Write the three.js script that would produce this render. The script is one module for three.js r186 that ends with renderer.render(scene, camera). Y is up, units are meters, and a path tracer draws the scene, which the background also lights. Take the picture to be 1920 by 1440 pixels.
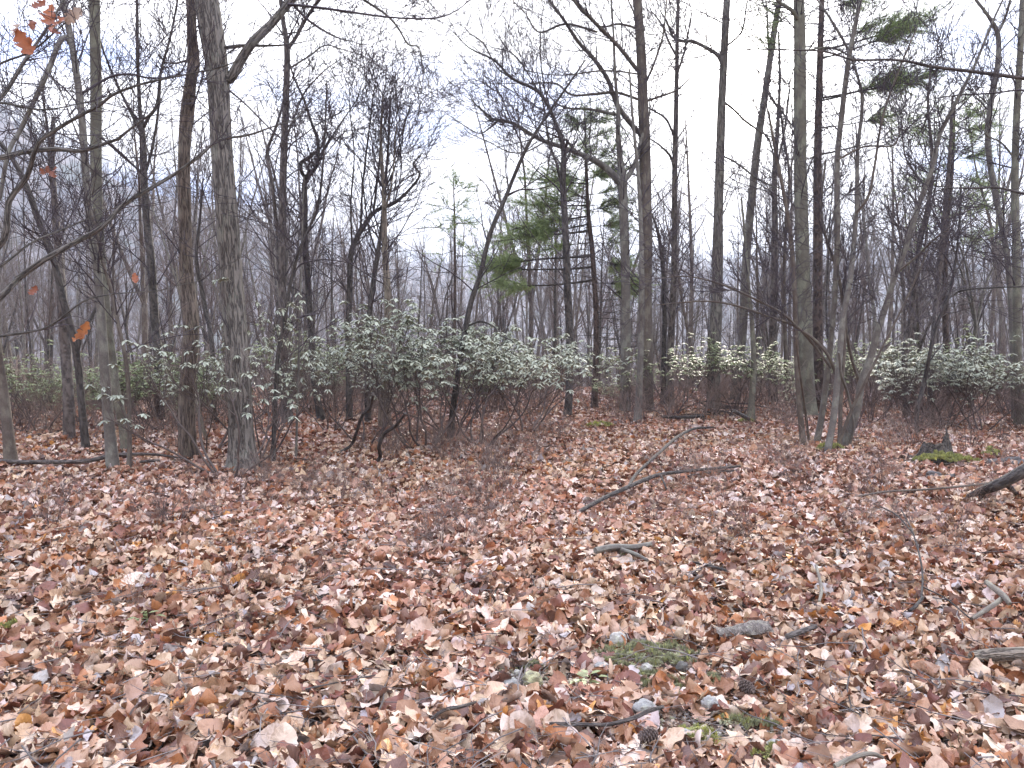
import * as THREE from 'three';
import { ImprovedNoise } from 'three/addons/math/ImprovedNoise.js';

// ---------------------------------------------------------------- camera, sky, sun, exposure
const W = 1920, H = 1440, FOCAL = 1444, HORIZON = 650, EYE = 1.6;
const scene = new THREE.Scene();
const camera = new THREE.PerspectiveCamera(2 * Math.atan(H / 2 / FOCAL) * 180 / Math.PI, W / H, 0.05, 6000);
camera.position.set(0, EYE, 0);
const PITCH = -Math.atan((H / 2 - HORIZON) / FOCAL);
camera.rotation.x = PITCH;
camera.updateMatrixWorld(true);
const renderer = new THREE.WebGLRenderer({ antialias: true });
renderer.setSize(1024, 768);
renderer.toneMapping = THREE.LinearToneMapping;
renderer.toneMappingExposure = 2.9;
renderer.shadowMap.enabled = true;

const SUN_DIR = pixelDir(1395, 140);
const sun = new THREE.DirectionalLight(new THREE.Color(1, 0.92, 0.80), 4.0);
sun.position.copy(SUN_DIR).multiplyScalar(80);
sun.castShadow = true; sun.shadow.radius = 14;
sun.shadow.mapSize.set(2048, 2048);
Object.assign(sun.shadow.camera, { left: -40, right: 40, top: 40, bottom: -40, near: 1, far: 200 });
scene.add(sun, sun.target);

const perlin = new ImprovedNoise();
function fbm(x, y, z, n = 4) { let s = 0, a = 0.5, f = 1; for (let i = 0; i < n; i++) { s += a * perlin.noise(x * f, y * f, z * f); a *= 0.5; f *= 2.03; } return s; }
function smooth(a, b, x) { const t = Math.min(1, Math.max(0, (x - a) / (b - a))); return t * t * (3 - 2 * t); }
{
  // thin bright cloud over pale blue, brightest round the veiled sun
  const w = 1024, h = 512, d = new Float32Array(w * h * 4), v = new THREE.Vector3();
  for (let j = 0; j < h; j++) for (let i = 0; i < w; i++) {
    const el = ((j + 0.5) / h - 0.5) * Math.PI, az = ((i + 0.5) / w - 0.5) * 2 * Math.PI;
    v.set(Math.cos(el) * Math.cos(az), Math.sin(el), Math.cos(el) * Math.sin(az));
    const ang = Math.acos(Math.min(1, Math.max(-1, v.dot(SUN_DIR)))) * 180 / Math.PI;
    const k = 1 / (Math.max(v.y, 0) + 0.16);
    let c = 0.62 + 0.22 * (1 - smooth(0.05, 0.4, v.y)) + 1.5 * fbm(v.x * k * 0.9 + 3.1, v.z * k * 1.6 + 1.7, 0.3, 5) + 0.30 * Math.exp(-ang / 18) - 0.22 * smooth(22, 55, ang);
    const veil = smooth(0.18, 0.72, c);
    const streak = 1 + 0.12 * fbm(v.x * k * 2, v.z * k * 5, 4.4, 4);
    const blue = [0.31, 0.42, 0.78], white = [0.78, 0.775, 0.80], rise = 0.86 + 1.1 * Math.max(0, v.y); // overhead sky raised to light the ground, after the overcast gradient
    const glow = 0.30 * Math.exp(-ang / 18) + 1.4 * Math.exp(-Math.pow(ang / 6.5, 2)) + 5 * Math.exp(-Math.pow(ang / 2.6, 2));
    const warm = [1.0, 0.96, 0.90];
    for (let q = 0; q < 3; q++) d[(j * w + i) * 4 + q] = (blue[q] * (1 - veil) + white[q] * veil * streak) * rise + glow * warm[q];
    d[(j * w + i) * 4 + 3] = 1;
  }
  const sky = new THREE.DataTexture(d, w, h, THREE.RGBAFormat, THREE.FloatType);
  sky.mapping = THREE.EquirectangularReflectionMapping;
  sky.magFilter = sky.minFilter = THREE.LinearFilter;
  sky.needsUpdate = true;
  scene.background = sky; scene.environment = sky;
}
scene.fog = new THREE.FogExp2(new THREE.Color(0.72, 0.82, 1.0), 0.00048);

// ---------------------------------------------------------------- helpers
function rngOf(seed) { let a = seed >>> 0; return () => { a |= 0; a = a + 0x6D2B79F5 | 0; let t = Math.imul(a ^ a >>> 15, 1 | a); t = t + Math.imul(t ^ t >>> 7, 61 | t) ^ t; return ((t ^ t >>> 14) >>> 0) / 4294967296; }; }
const V = (x, y, z) => new THREE.Vector3(x, y, z);
const taken = {};
function numbered(n) { taken[n] = (taken[n] ?? -1) + 1; return taken[n] ? n + '_' + String(taken[n]).padStart(3, '0') : n; }
function tag(o, label, category, group, kind) { o.userData.label = label; if (category) o.userData.category = category; if (group) o.userData.group = group; if (kind) o.userData.kind = kind; return o; }
function shade(o) { o.castShadow = o.receiveShadow = true; return o; }
function thing(name, label, category, group, p = V(0, 0, 0)) { const g = new THREE.Group(); g.name = numbered(name); g.position.copy(p); tag(g, label, category, group); scene.add(g); return g; }
function part(name, geo, mat, parent) { const m = shade(new THREE.Mesh(geo, mat)); m.name = name; parent.add(m); return m; }
function solo(name, geo, mat, label, category, group, p = V(0, 0, 0)) { const m = shade(new THREE.Mesh(geo, mat)); m.name = numbered(name); m.position.copy(p); tag(m, label, category, group); scene.add(m); return m; }
function cloneThing(src, label, group) { const c = src.clone(); c.name = numbered(src.userData.base ?? src.name); c.userData = { ...src.userData }; if (label) c.userData.label = label; if (group) c.userData.group = group; scene.add(c); return c; }

function pixelDir(px, py) { return new THREE.Vector3((px - W / 2) / FOCAL, (H / 2 - py) / FOCAL, -1).applyEuler(new THREE.Euler(PITCH, 0, 0)).normalize(); }
function camDepth(p) { const f = new THREE.Vector3(0, 0, -1).applyEuler(new THREE.Euler(PITCH, 0, 0)); return p.clone().sub(camera.position).dot(f); }
function atDepth(px, py, depth) { return new THREE.Vector3((px - W / 2) / FOCAL * depth, (H / 2 - py) / FOCAL * depth, -depth).applyEuler(new THREE.Euler(PITCH, 0, 0)).add(camera.position); }

// the lie of the land: a gentle flat that falls away behind the thicket to a wooded valley
function land(x, z) {
  const r = Math.hypot(x, z), d = Math.max(0, -z);
  let y = 0.16 * perlin.noise(x * 0.11, z * 0.11, 2.2) + 0.05 * perlin.noise(x * 0.42, z * 0.42, 7.1) + 0.022 * perlin.noise(x * 1.5, z * 1.5, 3.3);
  y *= smooth(0, 4, r);
  const e = Math.max(0, r - 25);
  y -= Math.min(15, 0.0035 * e * e / (1 + e * 0.022));
  y += 1.2 * perlin.noise(x * 0.02, z * 0.02, 9.7) * smooth(40, 90, r);
  return y;
}
function gp(px, py, up = 0) {          // where the sight line through a pixel meets the ground
  const d = pixelDir(px, py); let t = 1;
  for (let i = 0; i < 60; i++) { const x = d.x * t, z = d.z * t; const gap = EYE + d.y * t - land(x, z) - up; if (gap < 0.001) break; t += Math.max(0.002, gap / Math.max(0.05, -d.y) * 0.6); if (t > 300) break; }
  const p = new THREE.Vector3(d.x * t, 0, d.z * t); p.y = land(p.x, p.z) + up; return p;
}

// ---------------------------------------------------------------- mesh buffer
class Buf {
  constructor() { this.p = []; this.n = []; this.u = []; this.i = []; this.c = null; }
  get size() { return this.p.length / 3; }
  // a tube along points with radii; bulge(theta, s) scales the radius
  tube(pts, rad, sides, { tile = 0.5, bulge = null, cap = true, v0 = 0 } = {}) {
    const n = pts.length; if (n < 2) return;
    const T = new THREE.Vector3(), N = new THREE.Vector3(), B = new THREE.Vector3(), q = new THREE.Vector3();
    const rep = Math.max(1, Math.round(2 * Math.PI * rad[0] / tile));
    const start = this.size; let len = v0;
    for (let k = 0; k < n; k++) {
      T.subVectors(pts[Math.min(n - 1, k + 1)], pts[Math.max(0, k - 1)]).normalize();
      if (k === 0) { N.set(1, 0, 0); if (Math.abs(T.x) > 0.9) N.set(0, 0, 1); }
      N.addScaledVector(T, -N.dot(T)).normalize(); B.crossVectors(T, N);
      if (k) len += pts[k].distanceTo(pts[k - 1]);
      for (let s = 0; s <= sides; s++) {
        const a = s / sides * 2 * Math.PI, co = Math.cos(a), si = Math.sin(a);
        const r = rad[k] * (bulge ? bulge(s === sides ? 0 : a, len) : 1);
        q.set(N.x * co + B.x * si, N.y * co + B.y * si, N.z * co + B.z * si);
        this.p.push(pts[k].x + q.x * r, pts[k].y + q.y * r, pts[k].z + q.z * r);
        this.n.push(q.x, q.y, q.z);
        this.u.push(s / sides * rep, len / (tile * 2));
      }
    }
    for (let k = 0; k < n - 1; k++) for (let s = 0; s < sides; s++) {
      const a = start + k * (sides + 1) + s, b = a + sides + 1;
      this.i.push(a, a + 1, b, a + 1, b + 1, b);
    }
    if (cap && rad[n - 1] > 0.006) {
      for (const [k, flip] of [[0, true], [n - 1, false]]) {
        const o = start + k * (sides + 1), t = new THREE.Vector3().subVectors(pts[Math.min(n - 1, k + 1)], pts[Math.max(0, k - 1)]).normalize().multiplyScalar(flip ? -1 : 1), c = this.size;
        for (let s = 0; s < sides; s++) { const e = (o + s) * 3; this.p.push(this.p[e], this.p[e + 1], this.p[e + 2]); this.n.push(t.x, t.y, t.z); this.u.push(0.3 + 0.1 * Math.cos(s), 0.3 + 0.1 * Math.sin(s)); }
        for (let s = 1; s < sides - 1; s++) flip ? this.i.push(c, c + s + 1, c + s) : this.i.push(c, c + s, c + s + 1);
      }
    }
  }
  tri(a, b, c, n) { const o = this.size; for (const q of [a, b, c]) { this.p.push(q.x, q.y, q.z); this.n.push(n.x, n.y, n.z); this.u.push(0, 0); } this.i.push(o, o + 1, o + 2); }
  geo(vn = false) {
    const g = new THREE.BufferGeometry();
    g.setAttribute('position', new THREE.BufferAttribute(new Float32Array(this.p), 3));
    g.setAttribute('normal', new THREE.BufferAttribute(new Float32Array(this.n), 3));
    g.setAttribute('uv', new THREE.BufferAttribute(new Float32Array(this.u), 2));
    g.setIndex(new THREE.BufferAttribute(new Uint32Array(this.i), 1));
    if (vn) g.computeVertexNormals();
    return g;
  }
}

// ---------------------------------------------------------------- textures
function hash2(x, y, s) { let h = Math.imul(x, 374761393) ^ Math.imul(y, 668265263) ^ Math.imul(s, 2147483647 ^ 0x5bd1e995); h = Math.imul(h ^ h >>> 13, 1274126177); return ((h ^ h >>> 16) >>> 0) / 4294967296; }
function pnoise(x, y, px, py, s) {     // value noise that repeats after px, py cells
  const xi = Math.floor(x), yi = Math.floor(y), fx = x - xi, fy = y - yi, m = (a, b) => ((a % b) + b) % b;
  const u = fx * fx * (3 - 2 * fx), v = fy * fy * (3 - 2 * fy);
  const a = hash2(m(xi, px), m(yi, py), s), b = hash2(m(xi + 1, px), m(yi, py), s), c = hash2(m(xi, px), m(yi + 1, py), s), d = hash2(m(xi + 1, px), m(yi + 1, py), s);
  return a + (b - a) * u + (c - a) * v + (a - b - c + d) * u * v;
}
function pfbm(u, v, cx, cy, s, n = 4) { let t = 0, a = 0.5; for (let k = 0; k < n; k++) { t += a * pnoise(u * cx, v * cy, cx, cy, s + k); cx *= 2; cy *= 2; a *= 0.5; } return t; }
function texture(w, h, fn, srgb) {
  const d = new Uint8Array(w * h * 4);
  for (let j = 0; j < h; j++) for (let i = 0; i < w; i++) { const c = fn((i + 0.5) / w, (j + 0.5) / h), o = (j * w + i) * 4; for (let q = 0; q < 3; q++) { let x = Math.min(1, Math.max(0, c[q])); if (srgb) x = x <= 0.0031308 ? x * 12.92 : 1.055 * Math.pow(x, 1 / 2.4) - 0.055; d[o + q] = Math.round(x * 255); } d[o + 3] = 255; }
  const t = new THREE.DataTexture(d, w, h, THREE.RGBAFormat, THREE.UnsignedByteType);
  t.wrapS = t.wrapT = THREE.RepeatWrapping; t.magFilter = THREE.LinearFilter; t.minFilter = THREE.LinearMipmapLinearFilter; t.generateMipmaps = true;
  if (srgb) t.colorSpace = THREE.SRGBColorSpace;
  t.needsUpdate = true; return t;
}
const mixc = (a, b, t) => [0, 1, 2].map(q => a[q] + (b[q] - a[q]) * t);
function barkHeight(kind, u, v) {
  if (kind === 'furrow') {
    const wu = u + 0.05 * (pfbm(u, v, 4, 5, 11, 3) - 0.5);
    const a = 1 - Math.abs(2 * pfbm(wu, v, 20, 6, 3, 3) - 0.95) * 2.6;
    const b = pfbm(u, v, 40, 24, 23, 3);
    return Math.min(1, Math.max(0, 1 - smooth(0.35, 0.98, a) * 0.75 - 0.3 + 0.6 * b));
  }
  if (kind === 'plate') return Math.min(1, Math.max(0, smooth(0.3, 0.6, pfbm(u, v, 8, 10, 31, 3)) * 0.7 + 0.4 * pfbm(u, v, 32, 30, 33, 3)));
  return 0.35 * pfbm(u, v, 6, 16, 41, 3) + 0.5 * pfbm(u, v, 30, 50, 43, 3);
}
function bark(kind, dark, light, lichen, amount) {
  const map = texture(512, 512, (u, v) => {
    const h = barkHeight(kind, u, v);
    let c = mixc(dark, light, Math.pow(h, 0.9));
    const l = smooth(0.60 - amount * 0.35, 0.72 - amount * 0.2, pfbm(u, v, 5, 5, 61, 5)) * (0.4 + 0.6 * pfbm(u, v, 40, 40, 71, 2));
    c = mixc(c, lichen, l * 0.75);
    const g = 0.8 + 0.4 * pfbm(u, v, 90, 90, 81, 2);
    return c.map(x => x * g);
  }, true);
  const bump = texture(512, 512, (u, v) => { const h = barkHeight(kind, u, v); return [h, h, h]; }, false);
  return { map, bump };
}
const BK = {
  oak: bark('furrow', [0.05, 0.041, 0.038], [0.32, 0.298, 0.27], [0.38, 0.40, 0.34], 0.25),
  gray: bark('smooth', [0.12, 0.107, 0.098], [0.33, 0.312, 0.285], [0.42, 0.44, 0.38], 0.55),
  dark: bark('plate', [0.034, 0.028, 0.027], [0.155, 0.14, 0.13], [0.24, 0.24, 0.21], 0.15),
  pine: bark('plate', [0.045, 0.032, 0.03], [0.20, 0.15, 0.13], [0.2, 0.2, 0.17], 0.1),
};
function barkMat(k, tint, bumpM) { return new THREE.MeshStandardMaterial({ map: BK[k].map, bumpMap: BK[k].bump, bumpScale: bumpM, roughness: 0.95, color: new THREE.Color().setRGB(tint[0] * 0.60, tint[1] * 0.565, tint[2] * 0.525) }); }
const M = {
  oak: barkMat('oak', [1, 1, 1], 0.022), oakWarm: barkMat('oak', [0.95, 0.83, 0.76], 0.018), oakPale: barkMat('oak', [1.3, 1.2, 1.08], 0.014),
  gray: barkMat('gray', [1, 1, 1], 0.006), grayPale: barkMat('gray', [1.25, 1.2, 1.12], 0.006), grayBrown: barkMat('gray', [0.8, 0.72, 0.68], 0.006),
  mossy: barkMat('gray', [0.93, 0.95, 0.84], 0.012),
  dark: barkMat('dark', [1, 1, 1], 0.012), darkGray: barkMat('dark', [1.5, 1.45, 1.45], 0.012), pine: barkMat('pine', [1, 1, 1], 0.014),
  brush: new THREE.MeshStandardMaterial({ color: new THREE.Color().setRGB(0.22, 0.16, 0.13), roughness: 0.9 }),
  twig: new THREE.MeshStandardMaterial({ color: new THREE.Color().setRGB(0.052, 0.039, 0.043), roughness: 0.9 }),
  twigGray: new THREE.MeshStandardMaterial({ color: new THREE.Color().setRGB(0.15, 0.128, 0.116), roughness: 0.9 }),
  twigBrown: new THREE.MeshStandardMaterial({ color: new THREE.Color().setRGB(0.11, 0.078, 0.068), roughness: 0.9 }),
  laurelStem: new THREE.MeshStandardMaterial({ color: new THREE.Color().setRGB(0.11, 0.085, 0.075), roughness: 0.9 }),
};

// ---------------------------------------------------------------- ground and hills
const groundMat = (() => {
  const map = texture(1024, 1024, (u, v) => {
    const a = pfbm(u, v, 16, 16, 101, 6), b = pfbm(u, v, 90, 90, 111, 3), c = pfbm(u, v, 5, 5, 121, 3), e = pfbm(u, v, 160, 160, 131, 2);
    let k = mixc([0.045, 0.03, 0.022], [0.20, 0.12, 0.085], smooth(0.25, 0.7, a));
    k = mixc(k, [0.33, 0.22, 0.16], smooth(0.5, 0.72, b) * 0.7);
    k = mixc(k, [0.17, 0.075, 0.04], smooth(0.45, 0.65, c) * 0.5);
    return k.map(x => x * (0.65 + 0.7 * e));
  }, true);
  const bump = texture(512, 512, (u, v) => { const h = 0.6 * pfbm(u, v, 40, 40, 141, 4) + 0.4 * pfbm(u, v, 12, 12, 151, 3); return [h, h, h]; }, false);
  return new THREE.MeshStandardMaterial({ map, bumpMap: bump, bumpScale: 0.03, roughness: 1 });
})();
function polarSheet(rings, nAz, heightAt, uvTile) {
  const p = [], u = [], idx = [];
  for (let k = 0; k < rings.length; k++) for (let a = 0; a <= nAz; a++) {
    const t = a / nAz * 2 * Math.PI, r = rings[k], x = Math.sin(t) * r, z = Math.cos(t) * r;
    p.push(x, heightAt(x, z, r, t), z); u.push(x / uvTile, z / uvTile);
  }
  for (let k = 0; k < rings.length - 1; k++) for (let a = 0; a < nAz; a++) { const o = k * (nAz + 1) + a, q = o + nAz + 1; idx.push(o, q, o + 1, o + 1, q, q + 1); }
  const g = new THREE.BufferGeometry();
  g.setAttribute('position', new THREE.Float32BufferAttribute(p, 3)); g.setAttribute('uv', new THREE.Float32BufferAttribute(u, 2)); g.setIndex(idx); g.computeVertexNormals(); return g;
}
const rings = [0.001]; for (let r = 0.25; r < 330; r *= 1.04) rings.push(r); rings.push(330);
const ground = shade(new THREE.Mesh(polarSheet(rings, 300, (x, z) => land(x, z), 3.2), groundMat));
ground.name = 'ground'; tag(ground, 'forest floor covered in fallen brown leaves', 'ground', null, 'structure'); scene.add(ground);

// far wooded ridges, highest on one side of the valley
function ridge(az) { // az: 0 straight ahead (-z), positive to +x; returns [distance, tangent of height]
  const px = W / 2 + Math.tan(Math.min(1.2, Math.max(-1.2, az))) * FOCAL;
  const pts = [[-900, 0.30], [0, 0.225], [130, 0.20], [300, 0.16], [560, 0.132], [760, 0.108], [1000, 0.098], [1400, 0.102], [1920, 0.098], [2800, 0.09]];
  let t = pts[0][1]; for (let k = 0; k < pts.length - 1; k++) if (px >= pts[k][0]) t = pts[k][1] + (pts[k + 1][1] - pts[k][1]) * smooth(0, 1, Math.min(1, (px - pts[k][0]) / (pts[k + 1][0] - pts[k][0])));
  return [760 + 700 * smooth(300, 1200, px), t];
}
function hillY(x, z, r) {
  const az = Math.atan2(x, -z), [R, t] = ridge(az);
  const k = smooth(250, R, r), back = smooth(R, R * 1.6, r);
  return -14 - 3 * (1 - k) + (t * R + 16) * Math.pow(k, 1.15) * (1 - 0.55 * back) + fbm(x * 0.004, z * 0.004, 5.5, 4) * 34 * k;
}
const hillMat = new THREE.MeshStandardMaterial({ roughness: 1, map: texture(512, 512, (u, v) => { const a = pfbm(u, v, 24, 24, 201, 5), b = pfbm(u, v, 6, 6, 211, 3); return mixc(mixc([0.06, 0.05, 0.05], [0.19, 0.155, 0.145], smooth(0.25, 0.7, a)), [0.08, 0.10, 0.07], smooth(0.55, 0.7, b) * 0.6); }, true) });
const hr = []; for (let r = 240; r < 2600; r *= 1.03) hr.push(r);
const hills = shade(new THREE.Mesh(polarSheet(hr, 420, (x, z, r) => hillY(x, z, r), 160), hillMat));
hills.name = 'hills'; tag(hills, 'wooded blue grey ridges beyond the valley', 'hills', null, 'structure'); scene.add(hills);

// ---------------------------------------------------------------- fallen leaves
// a leaf lies in x (across) and z (along), bent by curl (along), cup (across) and twist
function leafGeo(kind, seed) {
  const R = rngOf(seed), nS = kind === 'oval' ? 10 : 17, pts = [];
  const curl = (R() - 0.38) * 4.4, cup = (R() - 0.4) * 3.8, twist = (R() - 0.5) * 1.6, wav = 0.05 + 0.10 * R(), ph = R() * 6.28, skew = (R() - 0.5) * 0.2;
  const widthAt = (t, side) => {
    const w = side > 0 ? 1.0 : 0.94;
    if (kind === 'chestnut') return w * (0.30 * Math.pow(Math.sin(Math.PI * Math.pow(t, 1.25)), 0.8)) * (0.92 + 0.13 * Math.abs(Math.sin(t * Math.PI * 9 + side * 0.3)));
    if (kind === 'lobed') { const lobe = 0.5 + 0.5 * Math.cos((t * 3.6 + 0.1 + side * 0.06) * 2 * Math.PI); return w * (0.06 + 0.33 * Math.pow(Math.sin(Math.PI * Math.pow(t, 1.1)), 0.7) * (0.25 + 0.85 * Math.pow(lobe, 0.8))); }
    if (kind === 'pointed') { const saw = ((t * 4.2 + side * 0.05) % 1); return w * (0.05 + 0.36 * Math.pow(Math.sin(Math.PI * Math.pow(t, 0.95)), 0.8) * (0.35 + 0.85 * Math.pow(saw, 1.3))); }
    return w * 0.27 * Math.pow(Math.sin(Math.PI * Math.pow(t, 0.95)), 0.75);
  };
  const cols = [-1, -0.5, 0, 0.5, 1];
  for (let k = 0; k < nS; k++) {
    const t = 0.02 + 0.98 * k / (nS - 1);
    for (const c of cols) {
      const hw = Math.max(0.006, widthAt(Math.min(t, 0.995), Math.sign(c) || 1));
      const s = c * hw, along = t - 0.5 + (kind === 'lobed' || kind === 'pointed' ? Math.abs(c) * hw * 0.28 : Math.abs(c) * hw * 0.12);
      // bend across, then along
      let a = s * cup * 2.4, x = Math.abs(cup) < 0.02 ? s : Math.sin(a) / (cup * 2.4), y = Math.abs(cup) < 0.02 ? 0 : (1 - Math.cos(a)) / (cup * 2.4);
      y += wav * Math.abs(c) * hw * 2 * Math.sin(t * 9 + ph + c) + 0.02 * Math.sin(t * 17 + ph * 2) * c;
      const tw = twist * (t - 0.5), x2 = x * Math.cos(tw) - y * Math.sin(tw), y2 = x * Math.sin(tw) + y * Math.cos(tw);
      const b = along * curl, zz = Math.abs(curl) < 0.02 ? along : Math.sin(b) / curl - y2 * Math.sin(b), yy = (Math.abs(curl) < 0.02 ? 0 : (1 - Math.cos(b)) / curl) + y2 * Math.cos(b);
      pts.push([x2 + skew * along * along, yy, zz, 0.5 + c * hw, t]);
    }
  }
  const B = new Buf();
  for (const q of pts) { B.p.push(q[0], q[1], q[2]); B.n.push(0, 1, 0); B.u.push(q[3], q[4]); }
  for (let k = 0; k < nS - 1; k++) for (let c = 0; c < 4; c++) { const o = k * 5 + c; B.i.push(o, o + 5, o + 1, o + 1, o + 5, o + 6); }
  return B.geo(true);
}
const leafMap = texture(256, 256, (u, v) => {
  const s = Math.abs(u - 0.5), vein = Math.exp(-Math.pow(s / 0.012, 2));
  const side = Math.abs(((v * 9 - s * 7) % 1 + 1) % 1 - 0.5), sv = Math.exp(-Math.pow((0.5 - side) / 0.06, 2)) * 0.5;
  const blot = smooth(0.52, 0.7, pfbm(u, v, 6, 6, 301, 5)), fine = pfbm(u, v, 50, 50, 311, 3);
  let k = 0.95 + 0.28 * (fine - 0.45) + 0.16 * Math.max(vein, sv) - 0.24 * blot;
  return [k, k * (0.985 - 0.04 * blot), k * (0.97 - 0.08 * blot)];
}, true);
const leafBump = texture(256, 256, (u, v) => { const s = Math.abs(u - 0.5); const side = Math.abs(((v * 9 - s * 7) % 1 + 1) % 1 - 0.5); const h = 0.5 + 0.4 * Math.exp(-Math.pow(s / 0.02, 2)) + 0.25 * Math.exp(-Math.pow((0.5 - side) / 0.12, 2)) + 0.15 * pfbm(u, v, 40, 40, 331, 2); return [h, h, h]; }, false);
const leafMat = new THREE.MeshPhysicalMaterial({ map: leafMap, bumpMap: leafBump, bumpScale: 0.002, roughness: 0.52, side: THREE.DoubleSide });
const leafKinds = [];
[['chestnut', 14], ['lobed', 9], ['pointed', 3], ['oval', 7]].forEach(([k, n], a) => { for (let i = 0; i < n; i++) leafKinds.push({ kind: k, geo: leafGeo(k, 1000 + a * 50 + i) }); });
const leafSize = { chestnut: [0.11, 0.195], lobed: [0.09, 0.17], pointed: [0.08, 0.14], oval: [0.05, 0.11] };
// real leaf colours: pale tan and pinkish buff, mid brown, russet, dark wet brown, a little orange
const leafColors = [
  [[0.58, 0.41, 0.28], 18], [[0.68, 0.53, 0.41], 14], [[0.49, 0.315, 0.21], 17], [[0.57, 0.45, 0.37], 8], [[0.36, 0.20, 0.12], 15],
  [[0.28, 0.12, 0.06], 13], [[0.40, 0.165, 0.065], 7], [[0.15, 0.072, 0.048], 13], [[0.20, 0.075, 0.048], 9], [[0.55, 0.26, 0.075], 1.2], [[0.40, 0.35, 0.33], 3],
];
const redColors = [
  [[0.56, 0.385, 0.28], 19], [[0.68, 0.52, 0.43], 15], [[0.45, 0.25, 0.165], 16], [[0.35, 0.16, 0.095], 15], [[0.43, 0.19, 0.10], 8], [[0.23, 0.10, 0.065], 11], [[0.13, 0.068, 0.05], 9], [[0.55, 0.43, 0.37], 8],
];
function pick(list, r) { let s = 0; for (const e of list) s += e[1]; r *= s; for (const e of list) { r -= e[1]; if (r <= 0) return e[0]; } return list[0][0]; }

// bare mossy places where the leaves lie thin
const barePatches = [[1215, 1245, 0.42, 0.30], [1000, 1285, 0.22, 0.14], [1330, 1375, 0.35, 0.16], [1780, 868, 0.9, 0.45]].map(([x, y, a, b]) => ({ c: gp(x, y), a, b }));
function bare(x, z) { let m = 0; for (const q of barePatches) { const e = Math.hypot((x - q.c.x) / q.a, (z - q.c.z) / q.b) + 0.5 * perlin.noise(x * 6, z * 6, 1.2); m = Math.max(m, 1 - smooth(0.65, 1.05, e)); } return m; }
const trunkFeet = []; // where trunks stand, for the leaves banked against them
function strewLeaves() {
  const R = rngOf(77), gauss = () => Math.sqrt(-2 * Math.log(1 - R())) * Math.cos(6.2832 * R());
  const q = new THREE.Quaternion(), e = new THREE.Euler(), m = new THREE.Matrix4(), col = new THREE.Color();
  const bins = leafKinds.map(() => []);
  const big = [];
  // cells in distance, density falling off slowly
  function scatter(r0, r1, density, spread, sc) {
    const area = spread * (r1 * r1 - r0 * r0), n = Math.round(area * density);
    for (let k = 0; k < n; k++) {
      const r = Math.sqrt(r0 * r0 + R() * (r1 * r1 - r0 * r0)), az = (R() * 2 - 1) * spread, x = Math.sin(az) * r, z = -Math.cos(az) * r;
      if (R() < bare(x, z) * 0.86) continue;
      const v = Math.floor(R() * leafKinds.length), L = leafKinds[v], [a, b] = leafSize[L.kind], s = (a + (b - a) * Math.pow(R(), 1.2)) * sc;
      const pile = 0.5 + 0.5 * perlin.noise(x * 1.1, z * 1.1, 8.8);
      const lift = 0.006 + (0.022 + 0.055 * pile) * R() * (1 - 0.8 * bare(x, z));
      const tilt = 0.36 + 0.42 * R();
      e.set(gauss() * tilt, R() * 6.2832, gauss() * tilt + (R() < 0.35 ? Math.PI : 0), 'YXZ'); q.setFromEuler(e);
      const red = smooth(-0.25, 0.35, perlin.noise(x * 0.35, z * 0.35, 4.2) + (r - 9) * 0.05);
      const c = pick(R() < red ? redColors : leafColors, R()), br = 0.82 + 0.36 * R();
      const item = { m: m.compose(V(x, land(x, z) + lift, z), q, V(s * (0.72 + 0.5 * R()), s, s)).clone(), c: [c[0] * br, c[1] * br * (0.97 + 0.06 * R()), c[2] * br * (0.94 + 0.12 * R())], s, v, r, az, lift };
      bins[v].push(item);
      if (r < 4.2 && Math.abs(az) < 0.62 && r > 2.75 && lift > 0.03) big.push(item);
    }
  }
  scatter(0.4, 2.4, 330, 1.5, 1); scatter(2.4, 8, 700, 0.84, 0.95); scatter(8, 15, 500, 0.76, 1.03); scatter(15, 24, 330, 0.74, 1.08); scatter(24, 36, 80, 0.7, 1.35);
  for (const f of trunkFeet) for (let k = 0; k < 70; k++) { // banked against the trunks
    const a = R() * 6.2832, x = f.p.x + Math.cos(a) * f.r * (1.0 + 1.3 * R()), z = f.p.z + Math.sin(a) * f.r * (1.0 + 1.3 * R()), v = Math.floor(R() * leafKinds.length), s = 0.08 + 0.07 * R(), c = pick(R() < 0.5 ? redColors : leafColors, R()), br = 0.8 + 0.36 * R();
    e.set((R() - 0.5) * 1.6, R() * 6.2832, (R() - 0.5) * 1.6, 'YXZ'); q.setFromEuler(e);
    bins[v].push({ m: m.compose(V(x, land(x, z) + 0.03 + 0.08 * R(), z), q, V(s, s, s)).clone(), c: c.map(t => t * br), s, v, r: 99, az: 0, lift: 0 });
  }
  // the 300 that show largest are leaves of their own
  big.sort((a, b) => b.s / b.r * (1 + b.lift * 8) - a.s / a.r * (1 + a.lift * 8));
  const own = new Set(big.slice(0, 300));
  const tones = leafColors.map(([c]) => { const t = leafMat.clone(); t.color.setRGB(...c); return t; });
  let k = 0;
  for (const it of own) {
    const mesh = shade(new THREE.Mesh(leafKinds[it.v].geo, null)); mesh.name = k ? 'leaf_' + String(k).padStart(3, '0') : 'leaf'; k++;
    let best = 0, bd = 9; leafColors.forEach(([c], i) => { const dd = Math.abs(c[0] - it.c[0]) + Math.abs(c[1] - it.c[1]) + Math.abs(c[2] - it.c[2]); if (dd < bd) { bd = dd; best = i; } });
    mesh.material = tones[best]; it.m.decompose(mesh.position, mesh.quaternion, mesh.scale); ground.add(mesh);
  }
  const litter = new THREE.Group(); litter.name = 'leaf_litter'; tag(litter, 'curled brown oak leaves strewn over the ground', null, null, 'stuff'); ground.add(litter);
  let total = 0;
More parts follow.
